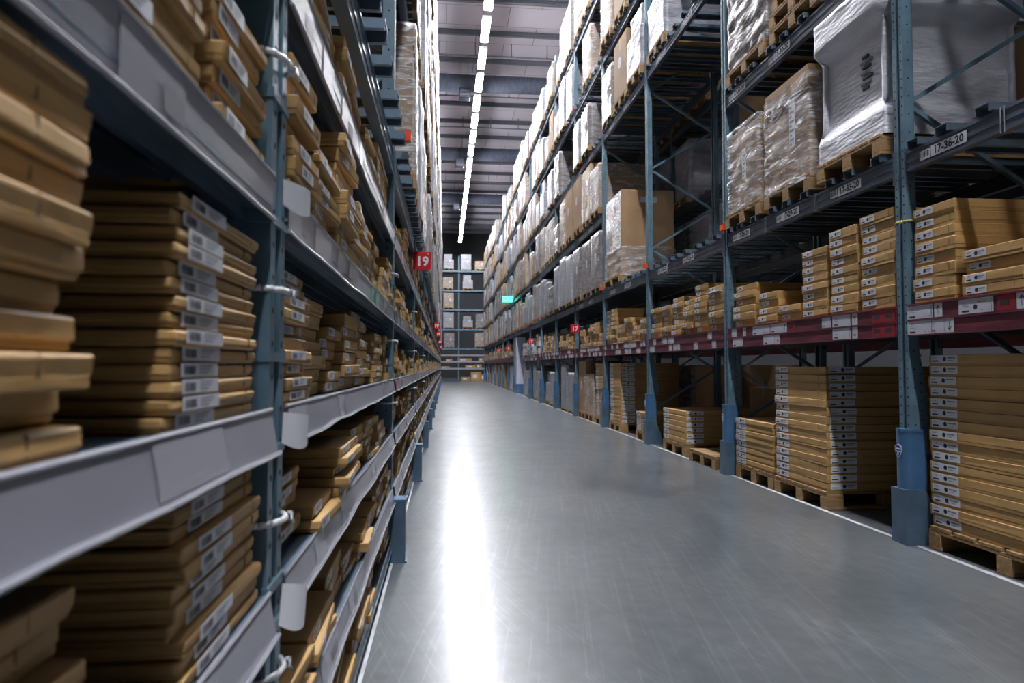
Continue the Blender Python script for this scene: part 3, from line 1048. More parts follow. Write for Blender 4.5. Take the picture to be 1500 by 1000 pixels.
tag(link('flat_cartons', SL.mb.mesh('flat_cartons')), 'mass of small tan cartons filling the left shelves from the third bay onward', 'cartons', None, 'stuff')

# --- right shelf (deck z 1.40)
G_S = 'tan cartons on the right price shelf'
Z_S = 1.402
def sp(k, st, row='front'):
    return f'{NTH[st]} {row} stack, right price shelf, {NTH[k]} bay'
kw = 'tan flat carton'
# bay 0 (y 1.57..4.37); numbering from the far upright
def rstack(k, st, ya, yb, n, th, dp=0.5, xoff=0.012, row='front', z0=Z_S, **kx):
    stack('R', (ya + yb) / 2, z0, n, round(yb - ya, 2), th, dp, sp(k, st, row), G_S, xoff=xoff, seed=200 + k * 20 + st, kindword=kw, name='shelf_carton', **kx)
rstack(0, 0, 3.93, 4.28, 10, 0.0755, jx=0.02, dp=0.9)
rstack(0, 1, 3.46, 3.88, 6, 0.07, jx=0.03, toff=0.03)
rstack(0, 2, 2.95, 3.41, 8, 0.07)
rstack(1, 5, 4.47, 4.84, 11, 0.0755, jx=0.02)
rstack(1, 4, 4.88, 5.23, 11, 0.0725, jx=0.02)
rstack(1, 3, 5.29, 5.66, 10, 0.071, jx=0.02)
rstack(1, 2, 5.70, 6.06, 4, 0.072, jx=0.04)
rstack(1, 1, 6.10, 6.46, 6, 0.074, jx=0.04)
rstack(1, 0, 6.55, 7.02, 8, 0.072, jx=0.04)
rstack(1, 0, 5.35, 5.75, 10, 0.074, xoff=0.55, row='rear')
rstack(1, 1, 5.78, 6.15, 9, 0.074, xoff=0.52, row='rear')
rstack(1, 2, 4.6, 5.2, 11, 0.076, xoff=0.55, row='rear')
for k, spec in ((2, [(0, .46, 9), (.50, .90, 10), (.96, 1.30, 8), (1.34, 1.72, 9), (1.78, 2.14, 8), (2.20, 2.62, 8)]),
                (3, [(0, .38, 6), (.42, .80, 5), (.86, 1.3, 7), (1.36, 1.8, 6), (1.86, 2.20, 10), (2.24, 2.62, 10)]),
                (4, [(0, .42, 5), (.48, .9, 8), (.96, 1.4, 8), (1.46, 1.86, 5), (1.9, 2.3, 7)]),
                (5, [(0, .42, 4), (.48, .9, 6), (.96, 1.4, 7), (1.46, 1.86, 5), (1.9, 2.3, 7)])):
    yf = YR0 + BAY * k + 0.09
    for st, (a, b_, n) in enumerate(spec):
        rstack(k, len(spec) - 1 - st, yf + a, yf + b_, n, 0.072 if k == 2 else 0.078, jx=0.05, jy=0.012)
SR = Stuff(); rd = SR.rd
def fill_right(k, ex=None):
    y0 = YR0 + BAY * k
    y = y0 + 0.1
    while y < y0 + BAY - 0.3:
        wd = rd.uniform(0.35, 0.6); wd = min(wd, y0 + BAY - 0.08 - y)
        th = rd.choice([0.07, 0.08, 0.1, 0.22])
        n = int(rd.uniform(0.25, 0.8) / th) + 1
        key = rd.choice(['card', 'card', 'card_lid', 'card_brown']) if k not in (7, 8) else rd.choice(['white', 'card', 'white'])
        for i in range(n):
            SR.box(XR, 'R', 0.02 + rd.uniform(0, 0.04), y, y + wd - 0.02, Z_S + i * th, Z_S + (i + 1) * th - 0.004, 0.5, key)
        y += wd
for k in range(6, 18):
    if k != 9: fill_right(k)
tag(link('shelf_cartons', SR.mb.mesh('shelf_cartons')), 'mass of small tan and white cartons on the far part of the right price shelf', 'cartons', None, 'stuff')

# white opened carton flaps in bay 2 next to the upright
fl = MB()
fl.cbox(-0.30, 0.03, -0.18, 0.18, 0.0, 0.006, 'sticker', c=0.001)
flm = fl.mesh('opened_flap')
for i, (y, z, ry) in enumerate(((7.55, Z_S + 0.072 * 8 + 0.003, 0.0),)):
    o = link('cardboard_sheet', flm, None, (XR + 0.03, y, z), (0, ry, PI))
    tag(o, 'white cardboard sheet lying on a carton stack on the right price shelf', 'cardboard sheet')

# --- pallets
def pallet_mesh(wd=0.8, dp=1.1):
    m = MB()
    c = 0.003
    for y in (-wd / 2 + 0.05, 0, wd / 2 - 0.05):
        for x in (-0.072, -dp / 2, -dp + 0.072):
            m.cbox(x - 0.072, x + 0.072, y - 0.05, y + 0.05, 0.022, 0.10, 'wood', c=c)
        m.cbox(-dp, 0, y - 0.05, y + 0.05, 0, 0.022, 'wood', c=c)
    for x in (-0.072, -dp / 2, -dp + 0.072):
        m.cbox(x - 0.07, x + 0.07, -wd / 2, wd / 2, 0.10, 0.122, 'wood', c=c)
    n = 6
    pitch_ = wd / n
    for i in range(n):
        y = -wd / 2 + pitch_ * (i + 0.5)
        m.cbox(-dp, 0, y - pitch_ * 0.42, y + pitch_ * 0.42, 0.122, 0.144, 'wood', c=c)
    return m.mesh('pallet')
PAL = pallet_mesh()
PALW = pallet_mesh(0.86, 1.1)
PALL = pallet_mesh(1.15, 1.1)
def pallet(x, y, label, me=PAL, z=0.002, rz=PI):
    o = link('wooden_pallet', me, None, (x, y, z), (0, 0, rz))
    return tag(o, label, 'pallet', 'wooden pallets on the floor under the right rack')
# floor stacks on the right
G_F = 'tan cartons stacked on the floor pallets'
def fstack(yc, n, wd, th, phr, xoff=0.02, dp=1.05, side_st=False, z0=0.147, **kx):
    stack('R', yc, z0, n, wd, th, dp, phr, G_F, xoff=xoff, name='furniture_carton', seed=int(yc * 100), kindword='long flat tan carton', side_st=side_st, **kx)
pallet(XR + 0.06, 3.68, 'wooden pallet under the tall carton stack nearest the camera', PALL)
fstack(3.68, 16, 1.13, 0.067, 'floor stack nearest the camera on the right', xoff=0.07, jx=0.012, jr=0.004)
pallet(XR + 0.03, 5.78, 'wooden pallet under the tall carton stack in second right bay', PALW)
fstack(5.78, 15, 0.84, 0.0665, 'tall floor stack in the second right bay', side_st=True, xoff=0.04, jx=0.010, jr=0.008)
pallet(XR + 0.03, 6.64, 'wooden pallet under the low carton stack beside second right upright', PAL)
fstack(6.64, 8, 0.80, 0.058, 'low floor stack beside the second right upright', xoff=0.03, jr=0.015)
pallet(XR - 0.02, 7.86, 'empty wooden pallet lying on the floor in third right bay', PAL)
pallet(XR + 0.03, 8.98, 'wooden pallet under the six-carton stack in third right bay', PALW)
fstack(8.98, 6, 0.84, 0.071, 'low floor stack in the third right bay', side_st=True, xoff=0.03, jr=0.02)
pallet(XR + 0.03, 10.36, 'wooden pallet under the low carton stack in fourth right bay')
fstack(10.36, 5, 0.72, 0.058, 'low floor stack in the fourth right bay', xoff=0.03, z0=0.147)
pallet(XR + 0.03, 12.1, 'wooden pallet under the tall carton stack in fourth right bay')
fstack(12.1, 16, 0.76, 0.066, 'tall floor stack in the fourth right bay', side_st=True, xoff=0.04)
pallet(XR + 0.03, 13.28, 'wooden pallet under the tall carton stack in fifth right bay')
fstack(13.28, 16, 0.76, 0.066, 'tall floor stack in the fifth right bay', xoff=0.04)
# brown crates behind, in bay 2
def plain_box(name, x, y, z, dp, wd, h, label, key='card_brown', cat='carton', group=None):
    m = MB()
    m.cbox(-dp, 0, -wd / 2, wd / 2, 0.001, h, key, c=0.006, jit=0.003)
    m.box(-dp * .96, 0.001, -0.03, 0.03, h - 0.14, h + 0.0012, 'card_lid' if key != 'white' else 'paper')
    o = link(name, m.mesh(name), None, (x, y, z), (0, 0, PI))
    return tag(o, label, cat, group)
# large dark cartons in depth beneath the shelf
pallet(XR + DEPTH + 0.28, 5.9, 'wooden pallet under the large brown carton behind the tall stack')
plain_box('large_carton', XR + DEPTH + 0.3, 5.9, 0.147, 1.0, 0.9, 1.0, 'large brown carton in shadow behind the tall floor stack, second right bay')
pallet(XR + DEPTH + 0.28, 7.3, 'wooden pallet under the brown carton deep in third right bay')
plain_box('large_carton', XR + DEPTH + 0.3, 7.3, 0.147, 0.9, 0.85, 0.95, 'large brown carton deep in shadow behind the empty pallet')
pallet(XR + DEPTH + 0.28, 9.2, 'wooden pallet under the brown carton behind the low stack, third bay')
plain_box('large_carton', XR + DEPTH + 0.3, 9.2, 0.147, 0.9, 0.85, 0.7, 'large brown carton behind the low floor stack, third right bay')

# ------------------------------------------------------------------ pallet loads
def shell(m, x0, x1, y0, y1, z0, z1, key, seed, amp=0.012, prof=None, n=14, off=0.0, top=True):
    """wrinkled wrap around a load; prof(t) -> outward offset along the height"""
    ring = []
    per = []
    nx = n; ny = n
    def P(u):    # corner-rounded rectangle perimeter, u in 0..4
        s_, f = int(u) % 4, u - int(u)
        if s_ == 0: return (x1, y0 + (y1 - y0) * f, 1, 0)
        if s_ == 1: return (x1 - (x1 - x0) * f, y1, 0, 1)
        if s_ == 2: return (x0, y1 - (y1 - y0) * f, -1, 0)
        return (x0 + (x1 - x0) * f, y0, 0, -1)
    NU = 4 * n
    NZ = n
    vs_ = []
    cx, cy = (x0 + x1) / 2, (y0 + y1) / 2
    for j in range(NZ + 1):
        t = j / NZ
        for i in range(NU):
            u = 4 * i / NU
            px, py, nx_, ny_ = P(u)
            if i % n == 0:   # corner: average normal
                pn = P(4 * ((i - 1) % NU) / NU)
                nx_ = (nx_ + pn[2]) * 0.4; ny_ = (ny_ + pn[3]) * 0.4
            z = z0 + (z1 - z0) * t
            q = Vector((px * 3 + seed, py * 3, z * 8))
            d = off + amp * (noise.noise(q) + 0.5 * noise.noise(q * 3.1)) + (prof(t) if prof else 0)
            vs_.append((px + nx_ * d, py + ny_ * d, z))
    fs = []
    for j in range(NZ):
        for i in range(NU):
            a = j * NU + i; b_ = j * NU + (i + 1) % NU
            fs.append((a, b_, b_ + NU, a + NU))
    if top:
        fs.append(tuple(NZ * NU + i for i in range(NU)))
    m.raw(vs_, fs, key)

def load_parts(kind, wd, dp, h, seed):
    """returns list of (part name, mesh); load stands on its pallet (0.144)"""
    rd = random.Random(seed)
    z0 = 0.146
    out = [('pallet', PAL if wd < 0.9 else PALL)]
    if kind == 'white':
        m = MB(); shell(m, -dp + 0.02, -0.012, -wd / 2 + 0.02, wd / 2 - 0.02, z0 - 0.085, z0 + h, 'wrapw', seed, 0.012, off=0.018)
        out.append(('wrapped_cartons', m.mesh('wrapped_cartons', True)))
    elif kind == 'whitestep':
        m = MB()
        shell(m, -dp + 0.02, -0.02, -wd / 2 + 0.02, wd / 2 - 0.02, z0, z0 + h * .62, 'wrapw', seed, 0.012)
        shell(m, -dp + 0.05, -0.08, -wd / 2 + 0.05, wd / 2 - 0.16, z0 + h * .62, z0 + h, 'wrapw', seed + 3, 0.012)
        out.append(('wrapped_cartons', m.mesh('wrapped_cartons', True)))
    elif kind == 'brownfilm':
        m = MB()
        m.cbox(-dp + 0.03, -0.03, -wd / 2 + 0.03, wd / 2 - 0.03, z0, z0 + h - 0.12, 'card_brown', c=0.006)
        m.cbox(-dp + 0.02, -0.02, -wd / 2 + 0.02, wd / 2 - 0.02, z0 + h - 0.16, z0 + h, 'card_brown', c=0.006)
        out.append(('carton', m.mesh('carton')))
        m = MB(); shell(m, -dp + 0.015, -0.015, -wd / 2 + 0.015, wd / 2 - 0.015, z0 - 0.03, z0 + h + 0.006, 'film', seed, 0.014, off=0.010)
        out.append(('stretch_film', m.mesh('stretch_film', True)))
    elif kind == 'grey':
        m = MB(); shell(m, -dp + 0.02, -0.012, -wd / 2 + 0.02, wd / 2 - 0.02, z0 - 0.07, z0 + h, 'wrapg', seed, 0.014, off=0.018)
        out.append(('wrapped_cartons', m.mesh('wrapped_cartons', True)))
    elif kind == 'brown':
        m = MB()
        m.cbox(-dp + 0.02, -0.02, -wd / 2 + 0.02, wd / 2 - 0.02, z0, z0 + h, 'card_brown', c=0.008)
        m.box(-dp * .9, -0.0185, -0.03, 0.03, z0 + h - .2, z0 + h + 0.001, 'card_lid')
        out.append(('carton', m.mesh('carton')))
    elif kind == 'boxes':
        m = MB()
        rows = max(2, int(h / 0.24))
        for r_ in range(rows):
            for c in range(2):
                a = -wd / 2 + 0.02 + c * (wd / 2 - 0.01)
                m.cbox(-dp + 0.03, -0.02 - rd.uniform(0, .02), a, a + wd / 2 - 0.035, z0 + r_ * h / rows + 0.001, z0 + (r_ + 1) * h / rows - 0.003, 'card', c=0.004)
        out.append(('cartons', m.mesh('carton')))
        m = MB(); shell(m, -dp + 0.02, -0.01, -wd / 2 + 0.01, wd / 2 - 0.01, z0 - 0.03, z0 + h * .95, 'film', seed, 0.012, off=0.008, top=False)
        out.append(('stretch_film', m.mesh('stretch_film', True)))
    m = MB()
    sw, sh = 0.10, 0.16
    m.box(0.022, 0.0235, wd * 0.08, wd * 0.08 + sw, z0 + h * .45, z0 + h * .45 + sh, 'sticker')
    for q in range(6):
        m.box(0.0235, 0.0242, wd * 0.08 + 0.012, wd * 0.08 + sw * (0.9 - 0.1 * (q % 3)), z0 + h * .45 + 0.015 + q * 0.024, z0 + h * .45 + 0.024 + q * 0.024 , 'grey_ink')
    out.append(('shipping_label', m.mesh('shipping_label')))
    return out
PROT = {}
KINDS = ['white', 'whitestep', 'brownfilm', 'grey', 'brown', 'boxes']
DESC = {'white': 'white film-wrapped load', 'whitestep': 'stepped white film-wrapped load', 'brownfilm': 'brown carton load in clear film',
        'grey': 'milky film-wrapped load', 'brown': 'plain brown carton load', 'boxes': 'load of stacked tan cartons'}
for kd in KINDS:
    for hi, h in enumerate((0.62, 0.84, 1.02, 1.12)):
        PROT[(kd, hi)] = load_parts(kd, 0.82, 1.05, h, hi * 7 + KINDS.index(kd))
JOIN = {}
INV = {mm.name: kk for kk, mm in M.items()}
def joined(key):
    if key not in JOIN:
        m = MB()
        for nm, me in PROT[key]:
            for p in me.polygons:
                pass
            vs_ = [tuple(v.co) for v in me.vertices]
            inv = {mm.name: kk for kk, mm in M.items()}
            base = len(m.v)
            m.v += vs_
            for p in me.polygons:
                kk = m._m(inv[me.materials[p.material_index].name])
                m.f.append(tuple(base + i for i in p.vertices)); m.mi.append(kk)
        JOIN[key] = m.mesh('pallet_load')
    return JOIN[key]
GROUPL = {'R': 'pallet loads on the right rack', 'L': 'pallet loads on the left rack', 'B': 'pallet loads on the far rack', 'N': 'pallet loads on the rack behind'}
BEAMN = ['lowest', 'second', 'third', 'fourth', 'top']
SLOTN = ['near', 'middle', 'far']
MASS = MB()
def place_load(key, x, y, z, rz, label, grp, simple, mass=False):
    if mass:
        me = joined(key); base = len(MASS.v); c, s_ = math.cos(rz), math.sin(rz)
        MASS.v += [(x + v.co.x * c - v.co.y * s_, y + v.co.x * s_ + v.co.y * c, z + v.co.z) for v in me.vertices]
        for p in me.polygons:
            MASS.f.append(tuple(base + i for i in p.vertices)); MASS.mi.append(MASS._m(INV[me.materials[p.material_index].name]))
        return None
    if simple:
        o = link('pallet_load', joined(key), None, (x, y, z), (0, 0, rz))
    else:
        o = link('pallet_load', None, None, (x, y, z), (0, 0, rz))
        for nm, me in PROT[key]:
            link(nm, me, o)
    return tag(o, label, 'pallet load', grp)
rd = random.Random(91)
W = ['white', 'white', 'whitestep', 'grey', 'white', 'brownfilm', 'grey', 'brown', 'brownfilm', 'boxes']
for k in range(2, 18):
    for li in levels_R(k):
        z = LEVELS[li] + 0.051
        for sl in range(3):
            y = YR0 + BAY * k + 0.50 + 0.90 * sl
            # what the photo shows empty or special near the camera
            if k == 2 and not (li == 2 and sl == 2): continue
            if k == 3 and li == 0: continue
            if k == 3 and li == 2 and sl == 1: kd, hi = 'brown', 2
            elif k == 2: kd, hi = 'whitestep', 3
            elif k == 4 and li == 1 and sl == 0: kd, hi = 'brownfilm', 1
            elif k == 5 and li == 2 and sl in (0, 1): continue
            else:
                kd = rd.choice(W if li < 3 else W + ['grey', 'grey', 'brown', 'brownfilm', 'boxes']); hi = rd.choice([0, 1, 2, 2, 3, 3]) if li < 4 else rd.choice([0, 1, 2, 3, 3])
                if rd.random() < 0.08: continue
            if li == 4 and k < 4: continue
            lab = f'{DESC[kd]}, {BEAMN[li]} pallet level, {NTH[k]} right bay, {SLOTN[sl]} slot'
            place_load((kd, hi), XR - 0.02 - rd.uniform(0, 0.05), y, z, PI + rd.uniform(-.02, .02), lab, GROUPL['R'], k >= 9, k >= 12)
# left rack upper levels
LZ = [2.44, 4.0, 5.5, 7.05, 8.55]
for k in range(1, 18):
    for li in range(5):
        for sl in range(3):
            y = YL0 + BAY * k + 0.50 + 0.90 * sl
            if k == 1 and li == 0: continue
            if k < 3 and li > 2: continue
            if (k, li, sl) == (2, 0, 0): continue
            kd = rd.choice(W + ['white'] * 6); hi = rd.choice([2, 2, 3])
            if li == 4: hi = rd.choice([1, 2])
            if (k, li, sl) == (2, 0, 1): kd, hi = 'brownfilm', 3
            lab = f'{DESC[kd]}, {BEAMN[li]} pallet level, {NTH[k]} left bay, {SLOTN[sl]} slot'
            place_load((kd, hi), XL + 0.055 + rd.uniform(0, 0.04), y, LZ[li] + 0.051, rd.uniform(-.02, .02), lab, GROUPL['L'], k >= 7, k >= 5)

tag(link('pallet_loads', MASS.mesh('pallet_loads')), 'mass of white and brown wrapped pallet loads on the far upper levels of both racks', 'pallet loads', None, 'stuff')
# --- hero loads on the right rack
# bay 1, lowest level: three loads; near one is the white waisted load reaching to the upright
def hero(name, x, y, z, label, parts, rz=PI):
    o = link(name, None, None, (x, y, z), (0, 0, rz))
    tag(o, label, 'pallet load', GROUPL['R'])
    for nm, me in parts:
        p = link(nm, me, o)
    return o
Z2 = LEVELS[0] + 0.051
# white waisted load
def waist(t):
    if t > 0.80: return 0.045
    if t > 0.72: return 0.045 - (0.80 - t) / 0.08 * 0.10
    if t > 0.24: return -0.055
    if t > 0.16: return -0.055 + (0.24 - t) / 0.08 * 0.06
    return 0.005
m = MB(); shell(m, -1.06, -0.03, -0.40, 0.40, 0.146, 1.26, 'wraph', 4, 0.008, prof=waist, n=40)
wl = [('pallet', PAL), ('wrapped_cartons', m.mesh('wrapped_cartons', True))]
m = MB()
for q in range(7):
    m.box(-0.086, -0.072, 0.10 - 0.02 * (q % 2), 0.17 + 0.02 * (q % 3), 0.56 + q * 0.038, 0.578 + q * 0.038, 'grey_ink' if q % 2 else 'ink')
wl.append(('printed_marks', m.mesh('printed_marks')))
# hanging cardboard edge on its top
m = MB(); m.cbox(-1.0, -0.05, -0.36, 0.40, 1.262, 1.275, 'card_brown')
wl.append(('cardboard_cover', m.mesh('cardboard_cover')))
hero('pallet_load', XR - 0.04, 4.90, Z2, 'large white film-wrapped load with waisted middle beside the first right upright', wl)
m = MB()
m.cbox(-1.0, -0.03, -0.36, 0.36, 0.146, 0.96, 'card_brown', c=0.006)
m.cbox(-1.02, -0.012, -0.375, 0.375, 0.90, 1.06, 'card_brown', c=0.006)
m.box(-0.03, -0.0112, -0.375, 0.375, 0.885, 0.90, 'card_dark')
bl = [('pallet', PAL), ('carton', m.mesh('carton'))]
m = MB(); shell(m, -1.02, -0.012, -0.385, 0.385, 0.10, 1.0, 'film', 9, 0.02, n=30, off=0.012, top=False)
bl.append(('stretch_film', m.mesh('stretch_film', True)))
m = MB(); m.box(0.016, 0.018, 0.12, 0.21, 0.42, 0.80, 'sticker')
for q in range(9): m.box(0.018, 0.019, 0.13, 0.13 + 0.03 + 0.035 * (q % 2), 0.44 + q * 0.04, 0.458 + q * 0.04, 'grey_ink')
bl.append(('shipping_label', m.mesh('shipping_label')))
hero('pallet_load', XR - 0.03, 5.82, Z2, 'brown carton in wrinkled clear film with overhanging lid, beside the large white load', bl)
m = MB()
m.cbox(-1.0, -0.05, -0.34, 0.34, 0.146, 0.98, 'card_brown', c=0.006)
for q in range(8):
    m.cbox(-0.96, -0.06, 0.0, 0.352, 0.16 + q * 0.10, 0.25 + q * 0.10, 'card', c=0.004)
gl_ = [('pallet', PAL), ('cartons', m.mesh('carton'))]
m = MB(); shell(m, -1.02, -0.02, -0.36, 0.345, 0.10, 1.0, 'film', 15, 0.02, n=30, off=0.012, top=True)
gl_.append(('stretch_film', m.mesh('stretch_film', True)))
m = MB(); m.box(0.006, 0.008, 0.05, 0.13, 0.42, 0.72, 'sticker')
for q in range(7): m.box(0.008, 0.009, 0.06, 0.09 + 0.03 * (q % 2), 0.44 + q * 0.04, 0.458 + q * 0.04, 'grey_ink')
gl_.append(('shipping_label', m.mesh('shipping_label')))
hero('pallet_load', XR - 0.03, 6.70, Z2, 'film-wrapped carton load beside the second right upright, left of the lidded carton', gl_)
# bay 1, second level
Z3 = LEVELS[1] + 0.051
m = MB(); shell(m, -1.02, -0.03, -0.42, 0.42, 0.12, 1.05, 'wrapg', 33, 0.03, n=26)
hero('pallet_load', XR - 0.03, 6.62, Z3, 'milky film-wrapped load on second level beside the second right upright', [('pallet', PALW), ('wrapped_cartons', m.mesh('wrapped_cartons', True))])
m = MB(); shell(m, -1.0, -0.04, -0.36, 0.36, 0.50, 1.05, 'film', 36, 0.03, n=18)
m2 = MB(); m2.cbox(-0.95, -0.08, -0.33, 0.33, 0.44, 0.98, 'card_brown', c=0.01)
pp = [('pallet', PAL), ('carton', m2.mesh('carton')), ('stretch_film', m.mesh('stretch_film', True))]
h_ = hero('pallet_load', XR - 0.02, 5.70, Z3, 'film-wrapped load on three stacked orange pallets, second level, second right bay', pp)
link('pallet', PAL, h_, (0, 0, 0.146)); link('pallet', PAL, h_, (-0.02, 0.02, 0.292))
m = MB(); shell(m, -1.02, -0.03, -0.40, 0.40, 0.146, 1.05, 'wraph', 43, 0.02, n=18)
hero('pallet_load', XR - 0.03, 4.85, Z3, 'white film-wrapped load on second level beside the first right upright', [('pallet', PAL), ('wrapped_cartons', m.mesh('wrapped_cartons', True))])
# bay 3: tall load through two levels
m = MB()
m.cbox(-0.98, -0.04, -0.50, 0.56, 0.146, 1.60, 'card_brown', c=0.01)
m.box(-0.68, -0.38, 0.5602, 0.562, 1.38, 1.48, 'sticker')
tl = [('pallet', PALL), ('carton', m.mesh('carton'))]
m = MB(); shell(m, -1.0, -0.02, -0.53, 0.572, 0.10, 0.62, 'film', 51, 0.02, n=30, off=0.012, top=False)
m.box(-0.034, -0.030, -0.50, 0.555, 0.60, 1.58, 'film')
tl.append(('stretch_film', m.mesh('stretch_film', True)))
m = MB(); shell(m, -0.9, -0.022, -0.50, 0.54, 0.146, 1.56, 'wrapg', 53, 0.006, n=20)
hero('pallet_load', XR - 0.03, 12.05, Z2, 'tall brown carton load in clear film beside the third right upright', tl)
place_load(('white', 1), XR - 0.03, 11.0 - 0.0, Z2, PI, 'low white film-wrapped load right behind the tall brown carton load', GROUPL['R'], False) if False else None
# loads on the rack behind, seen through the gaps
for i, (k, li, sl, kd) in enumerate(((3, 0, 0, 'white'), (3, 0, 1, 'white'), (3, 0, 2, 'grey'), (4, 0, 1, 'white'), (4, 1, 1, 'white'), (4, 1, 0, 'white'), (5, 1, 1, 'white'), (3, 1, 2, 'white'), (2, 1, 1, 'white'), (2, 0, 2, 'brown'))):
    place_load((kd, 2), XB + DEPTH - 0.02, YR0 + BAY * k + 0.5 + 0.9 * sl, LEVELS[li] + 0.051, 0,
               f'{DESC[kd]}, added to row behind right rack, {BEAMN[li]} level, {NTH[k]} bay, {SLOTN[sl]}', GROUPL['N'], False)

rd = random.Random(404)  # filler loads added to block the lit background and keep the gaps dark
for k in range(0, 7):
    for sl in range(3):
        y = YR0 + BAY * k + 0.5 + 0.9 * sl
        if not (k in (1, 2, 3) and abs(y - 5.9) < 0.9 or abs(y - 7.3) < 0.9 or abs(y - 9.2) < 0.9):
            kd = rd.choice(['brown', 'boxes', 'brown', 'grey'])
            place_load((kd, 2), XB + DEPTH - 0.02, y, 0.002, 0, f'{DESC[kd]} added on floor, row behind the right rack, {NTH[k]} bay, {SLOTN[sl]}', GROUPL['N'], False)
        for li in (0, 1, 2):
            if k > 2 and li < 2 or rd.random() < 0.3 or (k, li, sl) in ((2, 1, 1), (2, 0, 2)): continue
            kd = rd.choice(['brown', 'boxes', 'brown', 'grey'])
            place_load((kd, 2), XB + DEPTH - 0.02, y, LEVELS[li] + 0.051, 0, f'{DESC[kd]}, added to row behind right rack, {BEAMN[li]} level, {NTH[k]} bay, {SLOTN[sl]}', GROUPL['N'], False)
# far floor goods on the right: white wrapped stacks and brown crates
for i, (y, kd, hi) in enumerate(((14.3, 'boxes', 1), (15.05, 'brown', 3), (16.3, 'white', 1), (17.3, 'white', 2), (19.2, 'white', 1), (20.1, 'whitestep', 1), (22.0, 'white', 1), (22.9, 'white', 2),
                                 (24.9, 'white', 1), (25.8, 'white', 2), (30.2, 'white', 2), (31.3, 'white', 2), (35.0, 'brown', 2), (36.8, 'brown', 3), (38.7, 'boxes', 2), (40.2, 'brown', 3), (42.0, 'boxes', 3), (43.8, 'brown', 2), (46.5, 'brown', 3), (48.9, 'boxes', 2))):
    place_load((kd, hi), XR + 0.03, y, 0.002, PI, f'{DESC[kd]} on the floor under the right rack, {NTH[i]} from the camera', 'floor loads under the right rack', i > 6)

# ------------------------------------------------------------------ back rack across the end of the aisle
BZ = LEVELS
bk = link('pallet_rack', None, None, (0, BACK_Y - 0.2, 0))
tag(bk, 'blue steel pallet rack across the far end of the aisle', 'rack')
yb = 0.0
for x in (-1.70, 1.06, 3.25, 6.0):
    link('upright', UPR, bk, (x, 0, 0), (0, 0, -PI / 2))
    link('upright', UPR, bk, (x, DEPTH, 0), (0, 0, -PI / 2))
bb = MB(); bb.box(-1.7, 6.0, -0.03, 0.03, -0.13, 0, 'blue'); BB = bb.mesh('beam')
for z in BZ:
    link('beam', BB, bk, (0, -0.02, z)); link('rear_beam', BB, bk, (0, DEPTH, z))
bd = MB(); bd.box(-1.7, 6.0, 0.04, DEPTH - 0.04, -0.05, -0.02, 'deck_dark'); BD = bd.mesh('shelf_deck')
for z in BZ + [1.5, 0.97, 2.0]:
    link('shelf_deck', BD, bk, (0, 0, z))
bs = MB(); bs.box(-1.7, 6.0, -0.035, -0.02, -0.07, 0.04, 'lip'); BS = bs.mesh('price_rail')
for z in (1.5, 0.97, 2.0):
    link('price_rail', BS, bk, (0, -0.02, z))
far = [(0.25, 4, 'whitestep', 3), (1.6, 4, 'white', 3), (2.72, 4, 'boxes', 0), (0.2, 3, 'boxes', 1), (1.75, 3, 'whitestep', 2), (0.25, 2, 'brownfilm', 3), (0.25, 1, 'white', 3), (1.75, 1, 'whitestep', 1),
       (2.75, 1, 'grey', 2), (0.3, 0, 'grey', 2), (2.7, 0, 'brownfilm', 2), (-0.9, 0, 'white', 2), (-0.8, 3, 'white', 2), (4.4, 1, 'white', 2), (4.6, 3, 'white', 2)]
for i, (x, li, kd, hi) in enumerate(far):
    side_ = 'left' if x < 1.0 else ('right' if x > 2.5 else 'centre')
    place_load((kd, hi), x, BACK_Y - 0.22, BZ[li] + 0.01, -PI / 2, f'{DESC[kd]} on the far end rack, {BEAMN[li]} level, {NTH[i]} load', GROUPL['B'], True)
for i, (x, z, wd, h) in enumerate(((0.0, 0.98, 0.7, 0.16), (2.0, 1.0, 0.9, 0.22), (2.6, 0.98, 0.5, 0.3), (1.5, 1.51, 1.1, 0.25), (2.8, 1.51, 0.4, 0.3), (0.3, 1.51, 0.5, 0.2), (2.4, 0.002, 0.8, 0.7), (1.6, 0.002, 0.7, 0.3), (3.0, 0.002, 0.5, 0.5))):
    m = MB(); m.cbox(-wd / 2, wd / 2, 0, 0.7, 0, h, 'card', c=0.008); m.box(-wd * .3, wd * .1, -0.002, 0, h * .3, h * .7, 'sticker')
    tag(link('carton', m.mesh('carton'), None, (x, BACK_Y - 0.15, z)), f'small tan carton low on the far end rack, {NTH[i]} of them', 'carton', 'cartons low on the far end rack')

# ------------------------------------------------------------------ signs
def aisle_sign(x, y, z, w_, h, s_, label, side):
    o = link('aisle_sign', None, None, (x, y, z))
    tag(o, label, 'sign', 'red aisle number signs')
    m = MB(); m.cbox(-w_ / 2, w_ / 2, -0.006, 0.006, -h / 2, h / 2, 'red', c=0.003)
    link('panel', m.mesh('panel'), o)
    t = MB(); text_into(t, s_, 0, -h * 0.06, h * 0.72, 0.0, 'white')
    text_into(t, s_, w_ * 0.32, h * 0.38, h * 0.13, 0.0, 'white')
    me = t.mesh('lettering')
    q = link('lettering', me, o, (0, -0.0075, 0), (0, 0, -PI / 2))
    b = MB(); b.box(-w_ / 2 - 0.12, -w_ / 2 + 0.01, -0.004, 0.004, h * 0.2, h * 0.3, 'steel') if side == 'L' else b.box(w_ / 2 - 0.01, w_ / 2 + 0.12, -0.004, 0.004, h * 0.2, h * 0.3, 'steel')
    link('bracket', b.mesh('bracket'), o)
for i, y in enumerate((6.6, 17.5, 22.0, 29.0, 37.0)):
    aisle_sign(XL + 0.085, y, 2.18 if i == 0 else 2.2, 0.165, 0.175, '19', f'red aisle sign numbered 19 on the left rack, {NTH[i]} from the camera', 'L')
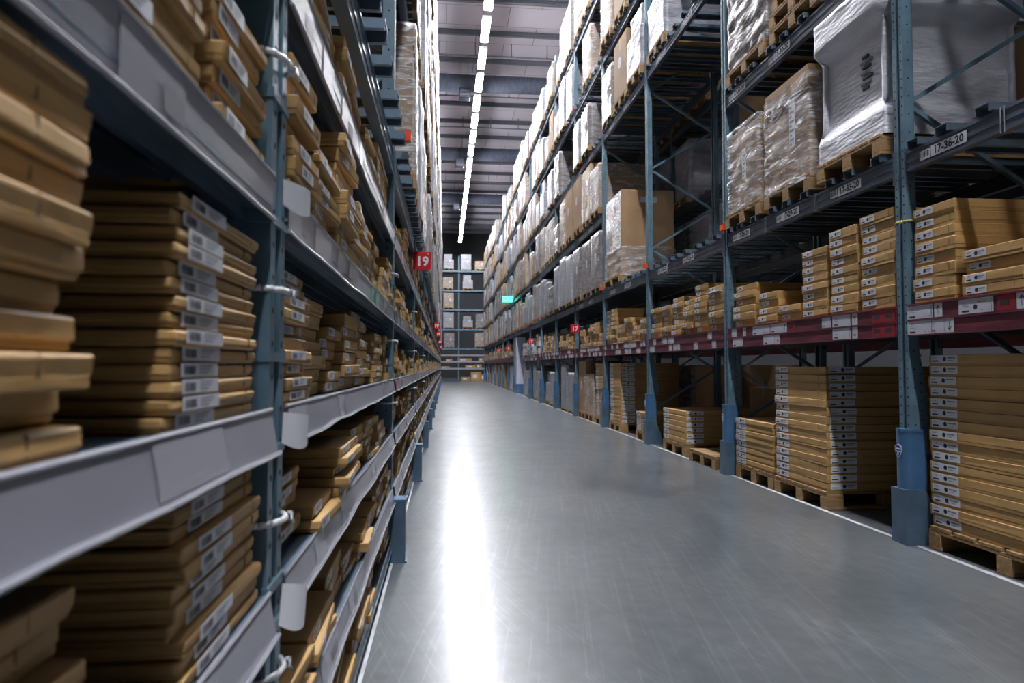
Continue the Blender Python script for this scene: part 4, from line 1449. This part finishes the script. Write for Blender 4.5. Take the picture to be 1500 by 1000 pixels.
for i, y in enumerate((14.9, 22.6, 31.0, 36.5)):
    aisle_sign(XR - 0.14, y, 1.98, 0.19, 0.19, '17', f'red aisle sign numbered 17 on the right rack, {NTH[i]} from the camera', 'R')
m = MB(); m.cbox(-0.24, 0.24, -0.02, 0.02, -0.12, 0.12, 'green', c=0.01)
ex = link('exit_sign', None, None, (2.72, 29.5, 4.08)); tag(ex, 'green glowing exit sign hanging at the right rack', 'exit sign')
link('panel', m.mesh('panel'), ex)
m = MB()
m.box(-0.14, -0.06, -0.022, -0.021, -0.06, 0.06, 'white'); m.box(0.03, 0.08, -0.022, -0.021, -0.07, 0.02, 'white'); m.disc((0.055, -0.022, 0.05), 'y', 0.02, 'white', 10); m.box(-0.02, 0.02, -0.022, -0.021, -0.01, 0.01, 'white')
link('pictogram', m.mesh('pictogram'), ex)
m = MB(); m.box(0.22, 0.30, -0.01, 0.01, 0.0, 0.03, 'steel'); link('bracket', m.mesh('bracket'), ex)

# white building column set in the right row
m = MB(); m.cbox(-0.19, 0.19, -0.19, 0.19, 0.0, 2.39, 'column', c=0.02)
c_ = link('column', m.mesh('column'), None, (XR + 0.20, 28.75, 0.001)); tag(c_, 'square white building column between the far right rack bays', 'column')
m = MB(); m.cbox(-0.21, 0.21, -0.21, 0.21, 0.0, 0.40, 'guard', c=0.02); link('base_guard', m.mesh('base_guard'), c_)

# ------------------------------------------------------------------ paper tags folded round the left upright
def paper_tag(z, y, w_, h, tilt, label):
    m = MB()
    n = 8
    for i in range(n):
        a0, a1 = i / n, (i + 1) / n
        def P(a, zz): return (0.016 + 0.03 * math.sin(a * 1.6), -w_ / 2 + w_ * a, zz)
        v = [P(a0, -h / 2 - 0.01 * math.sin(a0 * 3)), P(a1, -h / 2 - 0.01 * math.sin(a1 * 3)), P(a1, h / 2), P(a0, h / 2)]
        v += [(p[0] + 0.001, p[1], p[2]) for p in v]
        m.raw(v, [(3, 2, 1, 0), (4, 5, 6, 7), (0, 1, 5, 4), (3, 7, 6, 2)], 'sticker')
    o = link('paper_tag', m.mesh('paper_tag'), None, (XL + 0.004, y, z), (tilt, 0, 0))
    tag(o, label, 'tag', 'white paper tags on the first left upright')
paper_tag(1.462, 1.27, 0.085, 0.046, 0.0, 'white paper tag hanging on the left upright at the fifth shelf')
paper_tag(1.035, 1.28, 0.07, 0.055, -0.15, 'white paper tag hanging on the left upright at the fourth shelf')
paper_tag(0.715, 1.28, 0.07, 0.07, -0.35, 'white paper tag hanging on the left upright at the third shelf')

# ------------------------------------------------------------------ final placing of the two rows along the aisle
for o in list(COL.objects):
    if o.parent is None and o.type in ('MESH', 'EMPTY') and o.get('kind') != 'structure':
        if o.get('category') in ('ceiling light', 'roof beam', 'pipe', 'duct', 'heater', 'pallet loads') : continue
        if o.get('group') in (GROUPL['B'], 'cartons low on the far end rack') or o is bk: continue
        if o.location.x > 1.5 or o.name.startswith('shelf_cartons'): o.location.y -= 0.225
